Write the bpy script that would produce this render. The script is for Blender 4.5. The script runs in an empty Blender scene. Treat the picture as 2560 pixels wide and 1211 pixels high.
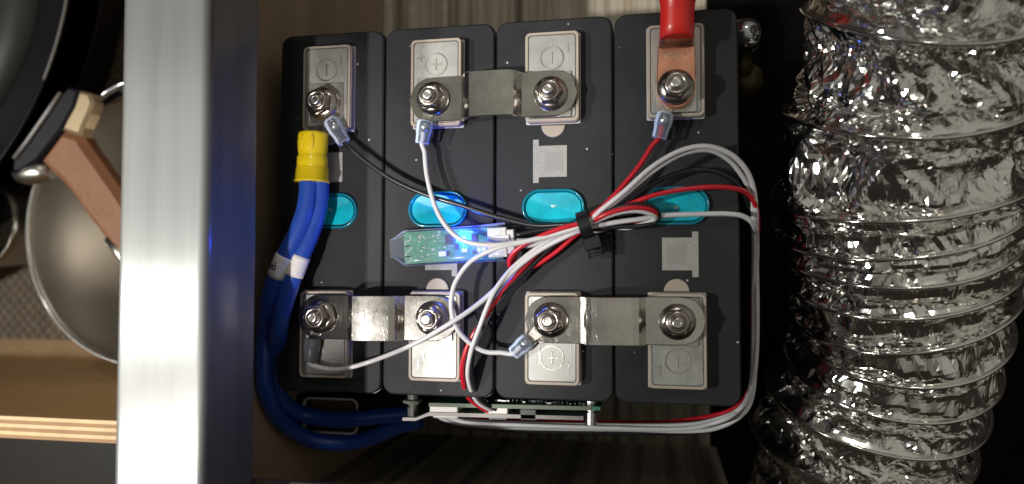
import bpy, math, random
import numpy as np
from mathutils import Vector, Matrix

random.seed(7); np.random.seed(7)
scene = bpy.context.scene
C = scene.collection
MM = 0.001
LID = 207.0            # height of the cell lids above the floor board, mm

# ------------------------------------------------------------------ camera
F_PX = 1849.86
CAM_R = np.array([[0.98085773, 0.00594065, 0.19463511],
                  [0.00203702, 0.99916681, -0.04076207],
                  [-0.1947151, 0.04037826, 0.98002838]])
CAM_C = np.array([182.827, 57.680, 332.342])        # mm, height counted from the lids
cam_d = bpy.data.cameras.new('camera'); cam = bpy.data.objects.new('camera', cam_d); C.objects.link(cam)
cam_d.sensor_fit = 'HORIZONTAL'; cam_d.sensor_width = 36.0; cam_d.lens = 36.0 * F_PX / 2560.0
cam_d.clip_start = 0.005; cam_d.clip_end = 20.0
m4 = Matrix.Identity(4)
for i in range(3):
    for j in range(3): m4[i][j] = CAM_R[i, j]
m4[0][3], m4[1][3], m4[2][3] = CAM_C[0]*MM, CAM_C[1]*MM, (CAM_C[2]+LID)*MM
cam.matrix_world = m4
cam_d.dof.use_dof = True; cam_d.dof.focus_distance = 0.338; cam_d.dof.aperture_fstop = 5.6
scene.camera = cam

# ------------------------------------------------------------------ world and lamps
w = bpy.data.worlds.new('World'); scene.world = w; w.use_nodes = True
nt = w.node_tree; bg = nt.nodes['Background']
tc = nt.nodes.new('ShaderNodeTexCoord'); 
rp = nt.nodes.new('ShaderNodeValToRGB')
dt = nt.nodes.new('ShaderNodeVectorMath'); dt.operation = 'DOT_PRODUCT'; dt.inputs[1].default_value = (0.45, 0.30, 0.84)
nt.links.new(tc.outputs['Generated'], dt.inputs[0]); nt.links.new(dt.outputs['Value'], rp.inputs[0])
rp.color_ramp.elements[0].position = 0.42; rp.color_ramp.elements[0].color = (0.030, 0.022, 0.018, 1)
rp.color_ramp.elements[1].position = 0.88; rp.color_ramp.elements[1].color = (0.40, 0.385, 0.335, 1)
nt.links.new(rp.outputs[0], bg.inputs['Color']); bg.inputs['Strength'].default_value = 0.70

def lamp(name, direction, dist, power, size, col, target=(110, 87, 0)):
    d = Vector(direction).normalized()
    t = Vector((target[0]*MM, target[1]*MM, (target[2]+LID)*MM))
    ld = bpy.data.lights.new(name, 'AREA'); ld.shape = 'DISK'; ld.size = size; ld.energy = power; ld.color = col
    o = bpy.data.objects.new(name, ld); C.objects.link(o)
    o.location = t + d*dist; o.rotation_euler = (-d).to_track_quat('-Z', 'Y').to_euler()
    return o
def spot(name, direction, dist, power, size, col, target, cone, blend):
    d = Vector(direction).normalized()
    t = Vector((target[0]*MM, target[1]*MM, (target[2]+LID)*MM))
    ld = bpy.data.lights.new(name, 'SPOT'); ld.energy = power; ld.color = col; ld.shadow_soft_size = size
    ld.spot_size = math.radians(cone); ld.spot_blend = blend
    o = bpy.data.objects.new(name, ld); C.objects.link(o)
    o.location = t + d*dist; o.rotation_euler = (-d).to_track_quat('-Z', 'Y').to_euler()
    return o
spot('ceiling_spot_overhead', (-0.06, -0.45, 1), 1.6, 95, 0.016, (1, 0.93, 0.88), (4, 97, 0), 5.4, 0.35)
spot('ceiling_spot_near', (-0.36, -0.30, 1), 1.6, 102, 0.022, (1, 0.95, 0.90), (-52, 84, 0), 14.6, 0.10)
lamp('ceiling_lamp_left', (-0.92, -0.09, 1), 1.7, 16.5, 0.07, (0.98, 1.0, 0.93))
lamp('fill_lamp_far', (0.06, 0.80, 1), 2.0, 3.2, 0.22, (1, 0.94, 0.84))  # added fill lamp, brightens the drawer face and the front wall

vs = scene.view_settings
scene.display_settings.display_device = 'sRGB'
vs.view_transform = 'Standard'; vs.look = 'None'; vs.exposure = 0.0; vs.gamma = 1.0
try: vs.use_curve_mapping = False
except Exception: pass

# ------------------------------------------------------------------ pixel -> point (distance from the height it rests at)
def P(px, py, h=0.0):
    d = CAM_R @ np.array([(px-1280.0)/F_PX, -(py-605.5)/F_PX, -1.0])
    q = CAM_C + d*((h-CAM_C[2])/d[2])
    return Vector((q[0], q[1], h))
def PP(pts): return [P(*p) for p in pts]

# ------------------------------------------------------------------ mesh builder (mm, height from lids)
class MB:
    def __init__(s): s.v = []; s.f = []; s.smooth = []
    def add(s, vs, fs, smooth=False):
        o = len(s.v); s.v += [tuple(x) for x in vs]
        for f in fs: s.f.append([i+o for i in f]); s.smooth.append(smooth)
        return s
    def box(s, c, d, rz=0.0, b=0.0):
        w_, h_, t_ = d[0]/2, d[1]/2, d[2]
        pts = rrect(d[0], d[1], max(b, 0.0), 2) if b > 0 else [(-w_, -h_), (w_, -h_), (w_, h_), (-w_, h_)]
        ca, sa = math.cos(rz), math.sin(rz)
        pts = [(c[0]+x*ca-y*sa, c[1]+x*sa+y*ca) for x, y in pts]
        return s.prism(pts, c[2], c[2]+t_, min(b*0.6, t_*0.4))
    def prism(s, pts, z0, z1, b=0.0, smooth=False):
        n = len(pts)
        cx = sum(p[0] for p in pts)/n; cy = sum(p[1] for p in pts)/n
        def ins(k):
            if k <= 0: return list(pts)
            r = []
            for i in range(n):
                ax, ay = pts[i-1]; bx, by = pts[i]; dx, dy = pts[(i+1) % n]
                e1 = Vector((bx-ax, by-ay)); e2 = Vector((dx-bx, dy-by))
                n1 = Vector((-e1.y, e1.x)).normalized() if e1.length > 1e-9 else Vector((0, 0))
                n2 = Vector((-e2.y, e2.x)).normalized() if e2.length > 1e-9 else Vector((0, 0))
                nn = n1+n2; L = nn.length
                if L < 1e-6: r.append((bx, by)); continue
                nn /= L; c_ = max(0.35, nn.dot(n1))
                r.append((bx+nn.x*k/c_, by+nn.y*k/c_))
            return r
        area = sum(pts[i-1][0]*pts[i][1]-pts[i][0]*pts[i-1][1] for i in range(n))
        if area < 0: pts = pts[::-1]
        rows = [[(x, y, z0) for x, y in pts]]
        if b > 0:
            rows.append([(x, y, z1-b) for x, y in pts]); rows.append([(x, y, z1) for x, y in ins(b)])
        else: rows.append([(x, y, z1) for x, y in pts])
        vv = [p for r in rows for p in r]; ff = [list(range(n))[::-1]]
        for k in range(len(rows)-1):
            for i in range(n):
                j = (i+1) % n; ff.append([k*n+i, k*n+j, (k+1)*n+j, (k+1)*n+i])
        ff.append([(len(rows)-1)*n+i for i in range(n)])
        return s.add(vv, ff, smooth)
    def ringprism(s, outer, inner, z0, z1):
        n = len(outer)
        vv = [(x, y, z0) for x, y in outer]+[(x, y, z1) for x, y in outer]+[(x, y, z1) for x, y in inner]+[(x, y, z0) for x, y in inner]
        ff = []
        for i in range(n):
            j = (i+1) % n
            for k in range(4):
                l = (k+1) % 4; ff.append([k*n+i, k*n+j, l*n+j, l*n+i])
        return s.add(vv, ff)
    def lathe(s, c, prof, seg=32, axis='z', smooth=True, phase=0.0):
        # prof: list of (r, t) along the axis, from start to end; closed with caps
        vv = []; ff = []
        for r, t in prof:
            for i in range(seg):
                a = phase+2*math.pi*i/seg; x, y = r*math.cos(a), r*math.sin(a)
                if axis == 'z': vv.append((c[0]+x, c[1]+y, c[2]+t))
                elif axis == 'y': vv.append((c[0]+x, c[1]+t, c[2]-y))
                else: vv.append((c[0]+t, c[1]+x, c[2]+y))
        k = len(prof)
        for q in range(k-1):
            for i in range(seg):
                j = (i+1) % seg; ff.append([q*seg+i, q*seg+j, (q+1)*seg+j, (q+1)*seg+i])
        s.add(vv, ff, smooth)
        o = len(s.v)-len(vv)
        s.f.append([o+i for i in range(seg)][::-1]); s.smooth.append(False)
        s.f.append([o+(k-1)*seg+i for i in range(seg)]); s.smooth.append(False)
        return s
    def tube(s, pts, r, seg=10, cap=True, squash=1.0, smooth=True, ell=None):
        pts = [Vector(p) for p in pts]; n = len(pts)
        rr = [r]*n if not hasattr(r, '__len__') else list(r)
        vv = []; ff = []
        t0 = (pts[1]-pts[0]).normalized()
        up = Vector((0, 0, 1)) if abs(t0.z) < 0.9 else Vector((1, 0, 0))
        nx = t0.cross(up).normalized()
        for i in range(n):
            t = (pts[min(i+1, n-1)]-pts[max(i-1, 0)]).normalized()
            nx = (nx-t*nx.dot(t)).normalized(); ny = nx.cross(t)
            for k in range(seg):
                a = 2*math.pi*k/seg
                vv.append(pts[i]+nx*(rr[i]*math.cos(a))+ny*(rr[i]*squash*math.sin(a)))
        for i in range(n-1):
            for k in range(seg):
                l = (k+1) % seg; ff.append([i*seg+k, i*seg+l, (i+1)*seg+l, (i+1)*seg+k])
        s.add(vv, ff, smooth)
        o = len(s.v)-len(vv)
        if cap:
            s.f.append([o+k for k in range(seg)][::-1]); s.smooth.append(False)
            s.f.append([o+(n-1)*seg+k for k in range(seg)]); s.smooth.append(False)
        return s
    def loft(s, rows, smooth=True, caps=True):
        n = len(rows[0]); vv = [p for r in rows for p in r]; ff = []
        for i in range(len(rows)-1):
            for k in range(n):
                l = (k+1) % n; ff.append([i*n+k, i*n+l, (i+1)*n+l, (i+1)*n+k])
        s.add(vv, ff, smooth)
        o = len(s.v)-len(vv)
        if caps:
            s.f.append([o+k for k in range(n)][::-1]); s.smooth.append(False)
            s.f.append([o+(len(rows)-1)*n+k for k in range(n)]); s.smooth.append(False)
        return s
    def mesh(s, name, mat, origin=(0, 0, 0), lid=LID):
        me = bpy.data.meshes.new(name)
        ox, oy, oz = origin
        me.from_pydata([((x-ox)*MM, (y-oy)*MM, (z-oz)*MM) for x, y, z in s.v], [], s.f)
        me.polygons.foreach_set('use_smooth', s.smooth)
        me.materials.append(mat); me.update()
        return me

def rrect(w_, h_, r, n=4, cx=0, cy=0):
    out = []
    for sx, sy, a0 in ((1, 1, 0), (-1, 1, 90), (-1, -1, 180), (1, -1, 270)):
        for k in range(n+1):
            a = math.radians(a0+90*k/n)
            out.append((cx+sx*(w_/2-r)+r*math.cos(a), cy+sy*(h_/2-r)+r*math.sin(a)))
    return out
def circle(r, n=24, cx=0, cy=0): return [(cx+r*math.cos(2*math.pi*i/n), cy+r*math.sin(2*math.pi*i/n)) for i in range(n)]
def spline(pts, step=1.6):
    pts = [Vector(p) for p in pts]
    q = [pts[0]*2-pts[1]]+pts+[pts[-1]*2-pts[-2]]
    out = []
    for i in range(1, len(q)-2):
        a, b, c, d = q[i-1], q[i], q[i+1], q[i+2]
        n = max(2, int((c-b).length/step))
        for k in range(n):
            t = k/n
            out.append(0.5*((2*b)+(c-a)*t+(2*a-5*b+4*c-d)*t*t+(3*b-a-3*c+d)*t**3))
    out.append(pts[-1]); return out

# ------------------------------------------------------------------ objects
def thing(name, label, cat, loc=(0, 0, 0), group=None, rz=0.0):
    o = bpy.data.objects.new(name, None); C.objects.link(o)
    o.empty_display_size = 0.01
    o.location = (loc[0]*MM, loc[1]*MM, (loc[2]+LID)*MM); o.rotation_euler = (0, 0, rz)
    o['label'] = label; o['category'] = cat
    if group: o['group'] = group
    o['_o'] = list(loc)
    return o
def part(name, mb, mat, parent, local=False, root=None):
    r = root or parent
    org = (0, 0, 0) if local else tuple(r['_o'])
    me = mb if isinstance(mb, bpy.types.Mesh) else mb.mesh(name, mat, org)
    o = bpy.data.objects.new(name, me); C.objects.link(o); o.parent = parent
    return o
def single(name, mb, mat, label=None, cat=None, kind=None, group=None, loc=None):
    if loc is None:
        xs = [v[0] for v in mb.v]; ys = [v[1] for v in mb.v]; zs = [v[2] for v in mb.v]
        loc = ((min(xs)+max(xs))/2, (min(ys)+max(ys))/2, min(zs))
    o = bpy.data.objects.new(name, mb.mesh(name, mat, loc)); C.objects.link(o)
    o.location = (loc[0]*MM, loc[1]*MM, (loc[2]+LID)*MM)
    if label: o['label'] = label
    if cat: o['category'] = cat
    if kind: o['kind'] = kind
    if group: o['group'] = group
    return o

# ------------------------------------------------------------------ materials
def mat(name, col, rough=0.5, metal=0.0, var=0.0, vscale=60.0, bump=0.0, bscale=400.0, stretch=None, coat=0.0,
        col2=None, rvar=0.0, spec=0.5, bdist=0.0004):
    m = bpy.data.materials.new(name); m.use_nodes = True; t = m.node_tree; b = t.nodes['Principled BSDF']
    b.inputs['Base Color'].default_value = (*col, 1); b.inputs['Roughness'].default_value = rough
    b.inputs['Metallic'].default_value = metal
    b.inputs['Specular IOR Level'].default_value = spec
    if coat: b.inputs['Coat Weight'].default_value = coat; b.inputs['Coat Roughness'].default_value = 0.08
    tcn = t.nodes.new('ShaderNodeTexCoord'); mp = t.nodes.new('ShaderNodeMapping')
    t.links.new(tcn.outputs['Object'], mp.inputs[0])
    if stretch: mp.inputs['Scale'].default_value = stretch
    if var > 0 or col2 or rvar:
        n = t.nodes.new('ShaderNodeTexNoise'); n.inputs['Scale'].default_value = vscale; n.inputs['Detail'].default_value = 6
        n.inputs['Roughness'].default_value = 0.65
        t.links.new(mp.outputs[0], n.inputs['Vector'])
        if var > 0 or col2:
            r = t.nodes.new('ShaderNodeValToRGB'); e = r.color_ramp.elements
            c2 = col2 or tuple(c*(1-var) for c in col); c1 = col if col2 else tuple(min(1, c*(1+var)) for c in col)
            e[0].position = 0.35; e[1].position = 0.68; e[0].color = (*c2, 1); e[1].color = (*c1, 1)
            t.links.new(n.outputs['Fac'], r.inputs[0]); t.links.new(r.outputs[0], b.inputs['Base Color'])
        if rvar:
            mr = t.nodes.new('ShaderNodeMapRange'); mr.inputs[3].default_value = max(0.02, rough-rvar); mr.inputs[4].default_value = rough+rvar
            mr.inputs[1].default_value = 0.3; mr.inputs[2].default_value = 0.7
            t.links.new(n.outputs['Fac'], mr.inputs[0]); t.links.new(mr.outputs[0], b.inputs['Roughness'])
    if bump > 0:
        n2 = t.nodes.new('ShaderNodeTexNoise'); n2.inputs['Scale'].default_value = bscale; n2.inputs['Detail'].default_value = 4
        t.links.new(mp.outputs[0], n2.inputs['Vector'])
        bp = t.nodes.new('ShaderNodeBump'); bp.inputs['Strength'].default_value = bump; bp.inputs['Distance'].default_value = bdist
        t.links.new(n2.outputs['Fac'], bp.inputs['Height']); t.links.new(bp.outputs[0], b.inputs['Normal'])
    return m
def scratched(name, col, rough, rvar=0.1, scr=0.5, scale=140.0):
    # metal with short bright scratches and fingerprint haze
    m = mat(name, col, rough, 1.0, var=0.12, vscale=90, rvar=rvar)
    t = m.node_tree; b = t.nodes['Principled BSDF']; tc0 = [n for n in t.nodes if n.type == 'TEX_COORD'][0]
    oi = t.nodes.new('ShaderNodeObjectInfo'); ms = t.nodes.new('ShaderNodeMath'); ms.operation = 'MULTIPLY'; ms.inputs[1].default_value = 3.7
    tcn = t.nodes.new('ShaderNodeVectorMath'); tcn.operation = 'ADD'
    t.links.new(oi.outputs['Random'], ms.inputs[0]); t.links.new(tc0.outputs['Object'], tcn.inputs[0]); t.links.new(ms.outputs[0], tcn.inputs[1])
    mp0 = [n for n in t.nodes if n.type == 'MAPPING'][0]; t.links.new(tcn.outputs[0], mp0.inputs[0])
    prev = None
    for ang, sx in ((0.5, 1.0), (-0.9, 1.3), (1.7, 0.8)):
        mp = t.nodes.new('ShaderNodeMapping'); mp.inputs['Rotation'].default_value = (0, 0, ang); mp.inputs['Scale'].default_value = (7*sx, 1, 1)
        t.links.new(tcn.outputs[0], mp.inputs[0])
        n = t.nodes.new('ShaderNodeTexNoise'); n.inputs['Scale'].default_value = scale; n.inputs['Detail'].default_value = 2; n.inputs['Distortion'].default_value = 0.6
        t.links.new(mp.outputs[0], n.inputs['Vector'])
        r = t.nodes.new('ShaderNodeMapRange'); r.inputs[1].default_value = 0.64; r.inputs[2].default_value = 0.72
        t.links.new(n.outputs['Fac'], r.inputs[0])
        if prev is None: prev = r.outputs[0]
        else:
            a = t.nodes.new('ShaderNodeMath'); a.operation = 'ADD'; t.links.new(prev, a.inputs[0]); t.links.new(r.outputs[0], a.inputs[1]); prev = a.outputs[0]
    bp = t.nodes.new('ShaderNodeBump'); bp.inputs['Strength'].default_value = scr; bp.inputs['Distance'].default_value = 0.00012
    t.links.new(prev, bp.inputs['Height']); t.links.new(bp.outputs[0], b.inputs['Normal'])
    return m
def clear(name, tint, fac, rough=0.12):
    m = bpy.data.materials.new(name); m.use_nodes = True; t = m.node_tree; b = t.nodes['Principled BSDF']
    b.inputs['Base Color'].default_value = (*tint, 1); b.inputs['Roughness'].default_value = rough
    tr = t.nodes.new('ShaderNodeBsdfTransparent'); tr.inputs[0].default_value = (*[0.75+0.25*c for c in tint], 1)
    fr = t.nodes.new('ShaderNodeFresnel'); fr.inputs[0].default_value = 1.45
    ad = t.nodes.new('ShaderNodeMath'); ad.operation = 'ADD'; ad.use_clamp = True; ad.inputs[1].default_value = fac
    t.links.new(fr.outputs[0], ad.inputs[0])
    mx = t.nodes.new('ShaderNodeMixShader'); t.links.new(ad.outputs[0], mx.inputs[0])
    t.links.new(tr.outputs[0], mx.inputs[1]); t.links.new(b.outputs[0], mx.inputs[2])
    t.links.new(mx.outputs[0], t.nodes['Material Output'].inputs['Surface'])
    return m
def emit(name, col, s):
    m = bpy.data.materials.new(name); m.use_nodes = True; b = m.node_tree.nodes['Principled BSDF']
    b.inputs['Base Color'].default_value = (*col, 1); b.inputs['Emission Color'].default_value = (*col, 1); b.inputs['Emission Strength'].default_value = s
    return m
def wood(name, ramp, scale, stretch, rough=0.5):
    m = mat(name, (0.3, 0.2, 0.1), rough); t = m.node_tree; b = t.nodes['Principled BSDF']
    mp = [n for n in t.nodes if n.type == 'MAPPING'][0]; mp.inputs['Scale'].default_value = stretch
    n = t.nodes.new('ShaderNodeTexNoise'); n.inputs['Scale'].default_value = scale; n.inputs['Detail'].default_value = 5; n.inputs['Roughness'].default_value = 0.6
    t.links.new(mp.outputs[0], n.inputs['Vector'])
    r = t.nodes.new('ShaderNodeValToRGB'); e = r.color_ramp.elements
    e[0].position = ramp[0][0]; e[0].color = (*ramp[0][1], 1); e[1].position = ramp[-1][0]; e[1].color = (*ramp[-1][1], 1)
    for p, c in ramp[1:-1]:
        x = e.new(p); x.color = (*c, 1)
    t.links.new(n.outputs['Fac'], r.inputs[0]); t.links.new(r.outputs[0], b.inputs['Base Color'])
    return m

def lid_material():
    m = mat('lid_black_plastic', (0.0195, 0.0198, 0.0228), 0.62, spec=0.28, var=0.34, vscale=28, rvar=0.08, bump=0.25, bscale=2600, bdist=0.00015)
    t = m.node_tree; b = t.nodes['Principled BSDF']
    src = b.inputs['Base Color'].links[0].from_socket
    tcn = [n for n in t.nodes if n.type == 'TEX_COORD'][0]
    oi = t.nodes.new('ShaderNodeObjectInfo'); va = t.nodes.new('ShaderNodeVectorMath'); va.operation = 'ADD'
    t.links.new(tcn.outputs['Object'], va.inputs[0]); t.links.new(oi.outputs['Location'], va.inputs[1])
    vo = t.nodes.new('ShaderNodeTexVoronoi'); vo.inputs['Scale'].default_value = 95
    t.links.new(va.outputs[0], vo.inputs['Vector'])
    cmp_ = t.nodes.new('ShaderNodeMath'); cmp_.operation = 'LESS_THAN'; cmp_.inputs[1].default_value = 0.045
    t.links.new(vo.outputs['Distance'], cmp_.inputs[0])
    mx = t.nodes.new('ShaderNodeMix'); mx.data_type = 'RGBA'
    t.links.new(cmp_.outputs[0], mx.inputs['Factor']); t.links.new(src, mx.inputs['A']); mx.inputs['B'].default_value = (0.42, 0.42, 0.42, 1)
    t.links.new(mx.outputs['Result'], b.inputs['Base Color'])
    return m

def tube_material():
    # extruded aluminium: satin base plus a sheen stretched across the draw lines
    m = mat('mill_aluminium', (0.20, 0.203, 0.202), 0.68, 1.0, var=0.09, vscale=110, stretch=(1.0, 0.03, 1.0), bump=0.10, bscale=60, bdist=0.0002)
    t = m.node_tree; b = t.nodes['Principled BSDF']
    b2 = t.nodes.new('ShaderNodeBsdfPrincipled'); b2.inputs['Base Color'].default_value = (0.62, 0.625, 0.62, 1); b2.inputs['Metallic'].default_value = 1.0
    b2.inputs['Roughness'].default_value = 0.27; b2.inputs['Anisotropic'].default_value = 0.9
    cv = t.nodes.new('ShaderNodeCombineXYZ'); cv.inputs[0].default_value = 1.0
    t.links.new(cv.outputs[0], b2.inputs['Tangent'])
    # smudges and handling marks dull the sheen
    n = t.nodes.new('ShaderNodeTexNoise'); n.inputs['Scale'].default_value = 22; n.inputs['Detail'].default_value = 5
    tcn = [q for q in t.nodes if q.type == 'TEX_COORD'][0]; t.links.new(tcn.outputs['Object'], n.inputs['Vector'])
    mr = t.nodes.new('ShaderNodeMapRange'); mr.inputs[1].default_value = 0.3; mr.inputs[2].default_value = 0.7; mr.inputs[3].default_value = 0.10; mr.inputs[4].default_value = 0.18
    t.links.new(n.outputs['Fac'], mr.inputs[0])
    mx = t.nodes.new('ShaderNodeMixShader'); t.links.new(mr.outputs[0], mx.inputs[0]); t.links.new(b.outputs[0], mx.inputs[1]); t.links.new(b2.outputs[0], mx.inputs[2])
    t.links.new(mx.outputs[0], t.nodes['Material Output'].inputs['Surface'])
    return m
M = {
 'lid': lid_material(),
 'case': mat('cell_case_film', (0.012, 0.013, 0.02), 0.4),
 'frame': mat('terminal_beige_plastic', (0.40, 0.34, 0.285), 0.5, var=0.08, vscale=120),
 'base': mat('terminal_white_base', (0.55, 0.53, 0.50), 0.5),
 'alu': scratched('terminal_aluminium', (0.41, 0.405, 0.39), 0.58, 0.08, 0.25, 90),
 'alu2': scratched('terminal_engraving', (0.50, 0.485, 0.45), 0.40, 0.08, 0.2, 120),
 'groove': mat('terminal_groove', (0.10, 0.095, 0.09), 0.6),
 'nickel': scratched('nickel_plate', (0.70, 0.68, 0.635), 0.145, 0.03, 0.16, 150),
 'steel': scratched('stainless_nut', (0.44, 0.40, 0.37), 0.24, 0.05, 0.10, 150),
 'stud': scratched('stud_steel', (0.60, 0.57, 0.54), 0.30, 0.05, 0.15, 200),
 'tin': scratched('tinned_lug', (0.62, 0.58, 0.52), 0.25, 0.1, 0.4, 110),
 'copper': scratched('bare_copper', (0.88, 0.42, 0.27), 0.30, 0.06, 0.25, 90),
 'redboot': mat('red_rubber', (0.68, 0.016, 0.012), 0.38, coat=0.25, var=0.06, vscale=60),
 'yellow': mat('yellow_vinyl', (0.72, 0.53, 0.008), 0.30, coat=0.3, var=0.08, vscale=70, bump=0.15, bscale=150),
 'blue': mat('blue_cable_jacket', (0.018, 0.07, 0.38), 0.36, coat=0.12, var=0.08, vscale=90),
 'white': mat('white_wire', (0.60, 0.585, 0.61), 0.38, coat=0.15, var=0.05, vscale=80),
 'red': mat('red_wire', (0.50, 0.010, 0.022), 0.35, coat=0.15),
 'black': mat('black_wire', (0.010, 0.010, 0.012), 0.32, coat=0.2),
 'tie': mat('black_nylon', (0.009, 0.009, 0.013), 0.30),
 'cyan': mat('cyan_vent_film', (0.003, 0.40, 0.52), 0.35, coat=0.10, spec=0.25, var=0.28, vscale=60),
 'cyan2': mat('cyan_vent_rim', (0.002, 0.20, 0.28), 0.2, coat=0.8),
 'plate': mat('laser_etched_grey', (0.34, 0.325, 0.31), 0.7, var=0.14, vscale=900),
 'plate2': mat('laser_etched_window', (0.30, 0.29, 0.28), 0.7, var=0.10, vscale=1500),
 'shrink': clear('clear_sleeve', (0.72, 0.80, 0.92), 0.015),
 'sleeve': clear('blue_clear_crimp', (0.55, 0.66, 0.86), 0.11),
 'smoke': clear('smoky_crimp', (0.10, 0.11, 0.13), 0.72),
 'pcb': mat('green_circuit_board', (0.03, 0.21, 0.115), 0.4, coat=0.4, var=0.3, vscale=500),
 'pcb2': mat('pale_board_edge', (0.12, 0.15, 0.11), 0.6),
 'pcbdark': mat('dark_board', (0.01, 0.018, 0.014), 0.4),
 'trace': mat('gold_trace', (0.42, 0.45, 0.34), 0.35),
 'chip': mat('chip_black', (0.03, 0.027, 0.03), 0.35),
 'ivory': mat('ivory_connector', (0.62, 0.60, 0.56), 0.42),
 'led': emit('blue_led', (0.02, 0.22, 1.0), 45.0),
 'paper': mat('white_label', (0.72, 0.71, 0.69), 0.6),
 'ink': mat('black_ink', (0.012, 0.012, 0.012), 0.6),
 'bright': mat('bright_screw_steel', (0.6, 0.6, 0.6), 0.2, 1.0),
 'greyplate': mat('grey_bracket', (0.20, 0.185, 0.18), 0.5, 0.3),
 'foil': mat('crinkled_foil', (0.90, 0.885, 0.85), 0.135, 1.0, bump=0.04, bscale=300, bdist=0.0003, rvar=0.03, vscale=60),
 'rib': mat('foil_rib', (0.80, 0.79, 0.76), 0.10, 1.0, bump=0.2, bscale=300),
 'tube': tube_material(),
 'woodstripe': wood('striped_laminate', [(0.32, (0.07, 0.055, 0.04)), (0.42, (0.24, 0.20, 0.15)), (0.52, (0.52, 0.47, 0.38)), (0.60, (0.30, 0.24, 0.15)), (0.70, (0.66, 0.62, 0.53))], 90, (1.0, 0.02, 1.0)),
 'woodbrown': wood('brown_panel', [(0.3, (0.36, 0.26, 0.17)), (0.7, (0.48, 0.36, 0.25))], 30, (1.0, 0.06, 1.0)),
 'stripev': wood('dark_striped_laminate', [(0.34, (0.10, 0.082, 0.066)), (0.5, (0.38, 0.33, 0.27)), (0.66, (0.64, 0.58, 0.50))], 90, (1.0, 1.0, 0.02)),
 'darkrail': mat('dark_rail', (0.055, 0.045, 0.032), 0.6, var=0.15, vscale=40),
 'whiteedge': mat('white_edge_band', (0.82, 0.81, 0.79), 0.5),
 'brownback': mat('brown_backing', (0.16, 0.085, 0.055), 0.6, var=0.1),
 'ply': wood('plywood_face', [(0.3, (0.62, 0.38, 0.17)), (0.7, (0.74, 0.48, 0.24))], 14, (0.1, 1.0, 1.0)),
 'plydark': mat('plywood_dark_layer', (0.30, 0.17, 0.075), 0.7, var=0.15, vscale=60),
 'plylight': mat('plywood_light_layer', (0.62, 0.44, 0.24), 0.7, var=0.12, vscale=60),
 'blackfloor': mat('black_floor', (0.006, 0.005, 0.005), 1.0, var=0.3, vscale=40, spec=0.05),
 'darkwood': wood('dark_base', [(0.3, (0.018, 0.012, 0.009)), (0.7, (0.034, 0.024, 0.018))], 40, (1.0, 0.1, 1.0)),
 'mat': mat('grip_mat', (0.13, 0.105, 0.08), 0.85, var=0.2, vscale=80),
 'panblack': mat('black_enamel', (0.006, 0.005, 0.008), 0.38, spec=0.25),
 'pangrey': mat('pan_coating', (0.016, 0.015, 0.010), 0.45, 0.0),
 'pansteel': mat('brushed_steel', (0.47, 0.445, 0.405), 0.32, 1.0, bump=0.3, bscale=500, bdist=0.0001),
 'panrim': mat('polished_rim', (0.85, 0.84, 0.82), 0.12, 1.0),
 'silicone': mat('brown_silicone', (0.165, 0.066, 0.028), 0.65, var=0.08, vscale=60, bump=0.1, bscale=900),
 'cream': mat('cream_steel', (0.38, 0.29, 0.18), 0.35, 0.7),
 'chrome': mat('chrome', (0.55, 0.56, 0.58), 0.10, 1.0),
 'brass': mat('dull_brass', (0.07, 0.05, 0.018), 0.5, 0.5),
 'strip': mat('chipped_pale_wood', (0.50, 0.46, 0.40), 0.75, var=0.25, vscale=160),
 'glue': mat('yellow_glue', (0.62, 0.50, 0.16), 0.45),
}

# ================================================================== SETTING
PITCH = 54.4
def slab(name, x0, x1, y0, y1, z0, z1, m, **k):
    mb = MB().prism([(x0, y0), (x1, y0), (x1, y1), (x0, y1)], z0, z1)
    return single(name, mb, m, **k)
slab('cabinet_base', -620, 620, -320, 520, -360, -330, M['darkwood'], kind='structure')
slab('floor', -13.6, 217, -150, 330, -329.5, -207, M['woodstripe'], kind='structure')
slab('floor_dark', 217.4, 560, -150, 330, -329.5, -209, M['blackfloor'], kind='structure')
slab('partition_wall', -25, -13.5, -150, 330, -329.5, 41.2, M['woodbrown'], kind='structure')
slab('front_wall', -13.6, 221, -78, -64, -207.6, 37.7, M['stripev'], kind='structure')
ra, rb = P(650, 1190, 40), P(1090, 1211, 40); sl_ = (rb.y-ra.y)/(rb.x-ra.x)
single('front_rail', MB().prism([(-13.6, -78), (221, -78), (221, ra.y+sl_*(221-ra.x)-4), (-13.6, ra.y+sl_*(-13.6-ra.x)-1.5)], 37.5, 40.4, 0.6), M['darkrail'], kind='structure')

# pale chipped strip in the corner behind the first cell
st = thing('wood_strip', 'pale chipped wooden strip fixed along the brown partition behind the first cell', 'wood strip', (-10, 250, -175))
part('strip', MB().prism([(-13.8, 178), (-6.5, 178), (-7.5, 330), (-13.8, 330)], -182, -172, 1.0), M['strip'], st)
part('glue_blob', MB().lathe((-10, 208, -172.5), [(0.5, 0), (4, 0.6), (4.4, 1.6), (2.6, 2.6), (0.4, 3.0)], 12), M['glue'], st)
for x0, wd in ((-4, 3.6), (22.5, 4.6)):  # thin strips added for two pale lines in the floor's wood grain
    single('pale_grain_strip', MB().prism([(x0-wd/2, 178), (x0+wd/2, 178), (x0+wd/2+1, 330), (x0-wd/2+1, 330)], -207.2, -205.2, 0.4), M['strip'],
           'thin strip drawn as a pale grain line of the striped floor behind the ' + ('gap between the first two cells' if x0 < 0 else 'second cell'), 'grain strip', group='pale grain strips on the floor behind the cells')

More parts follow.
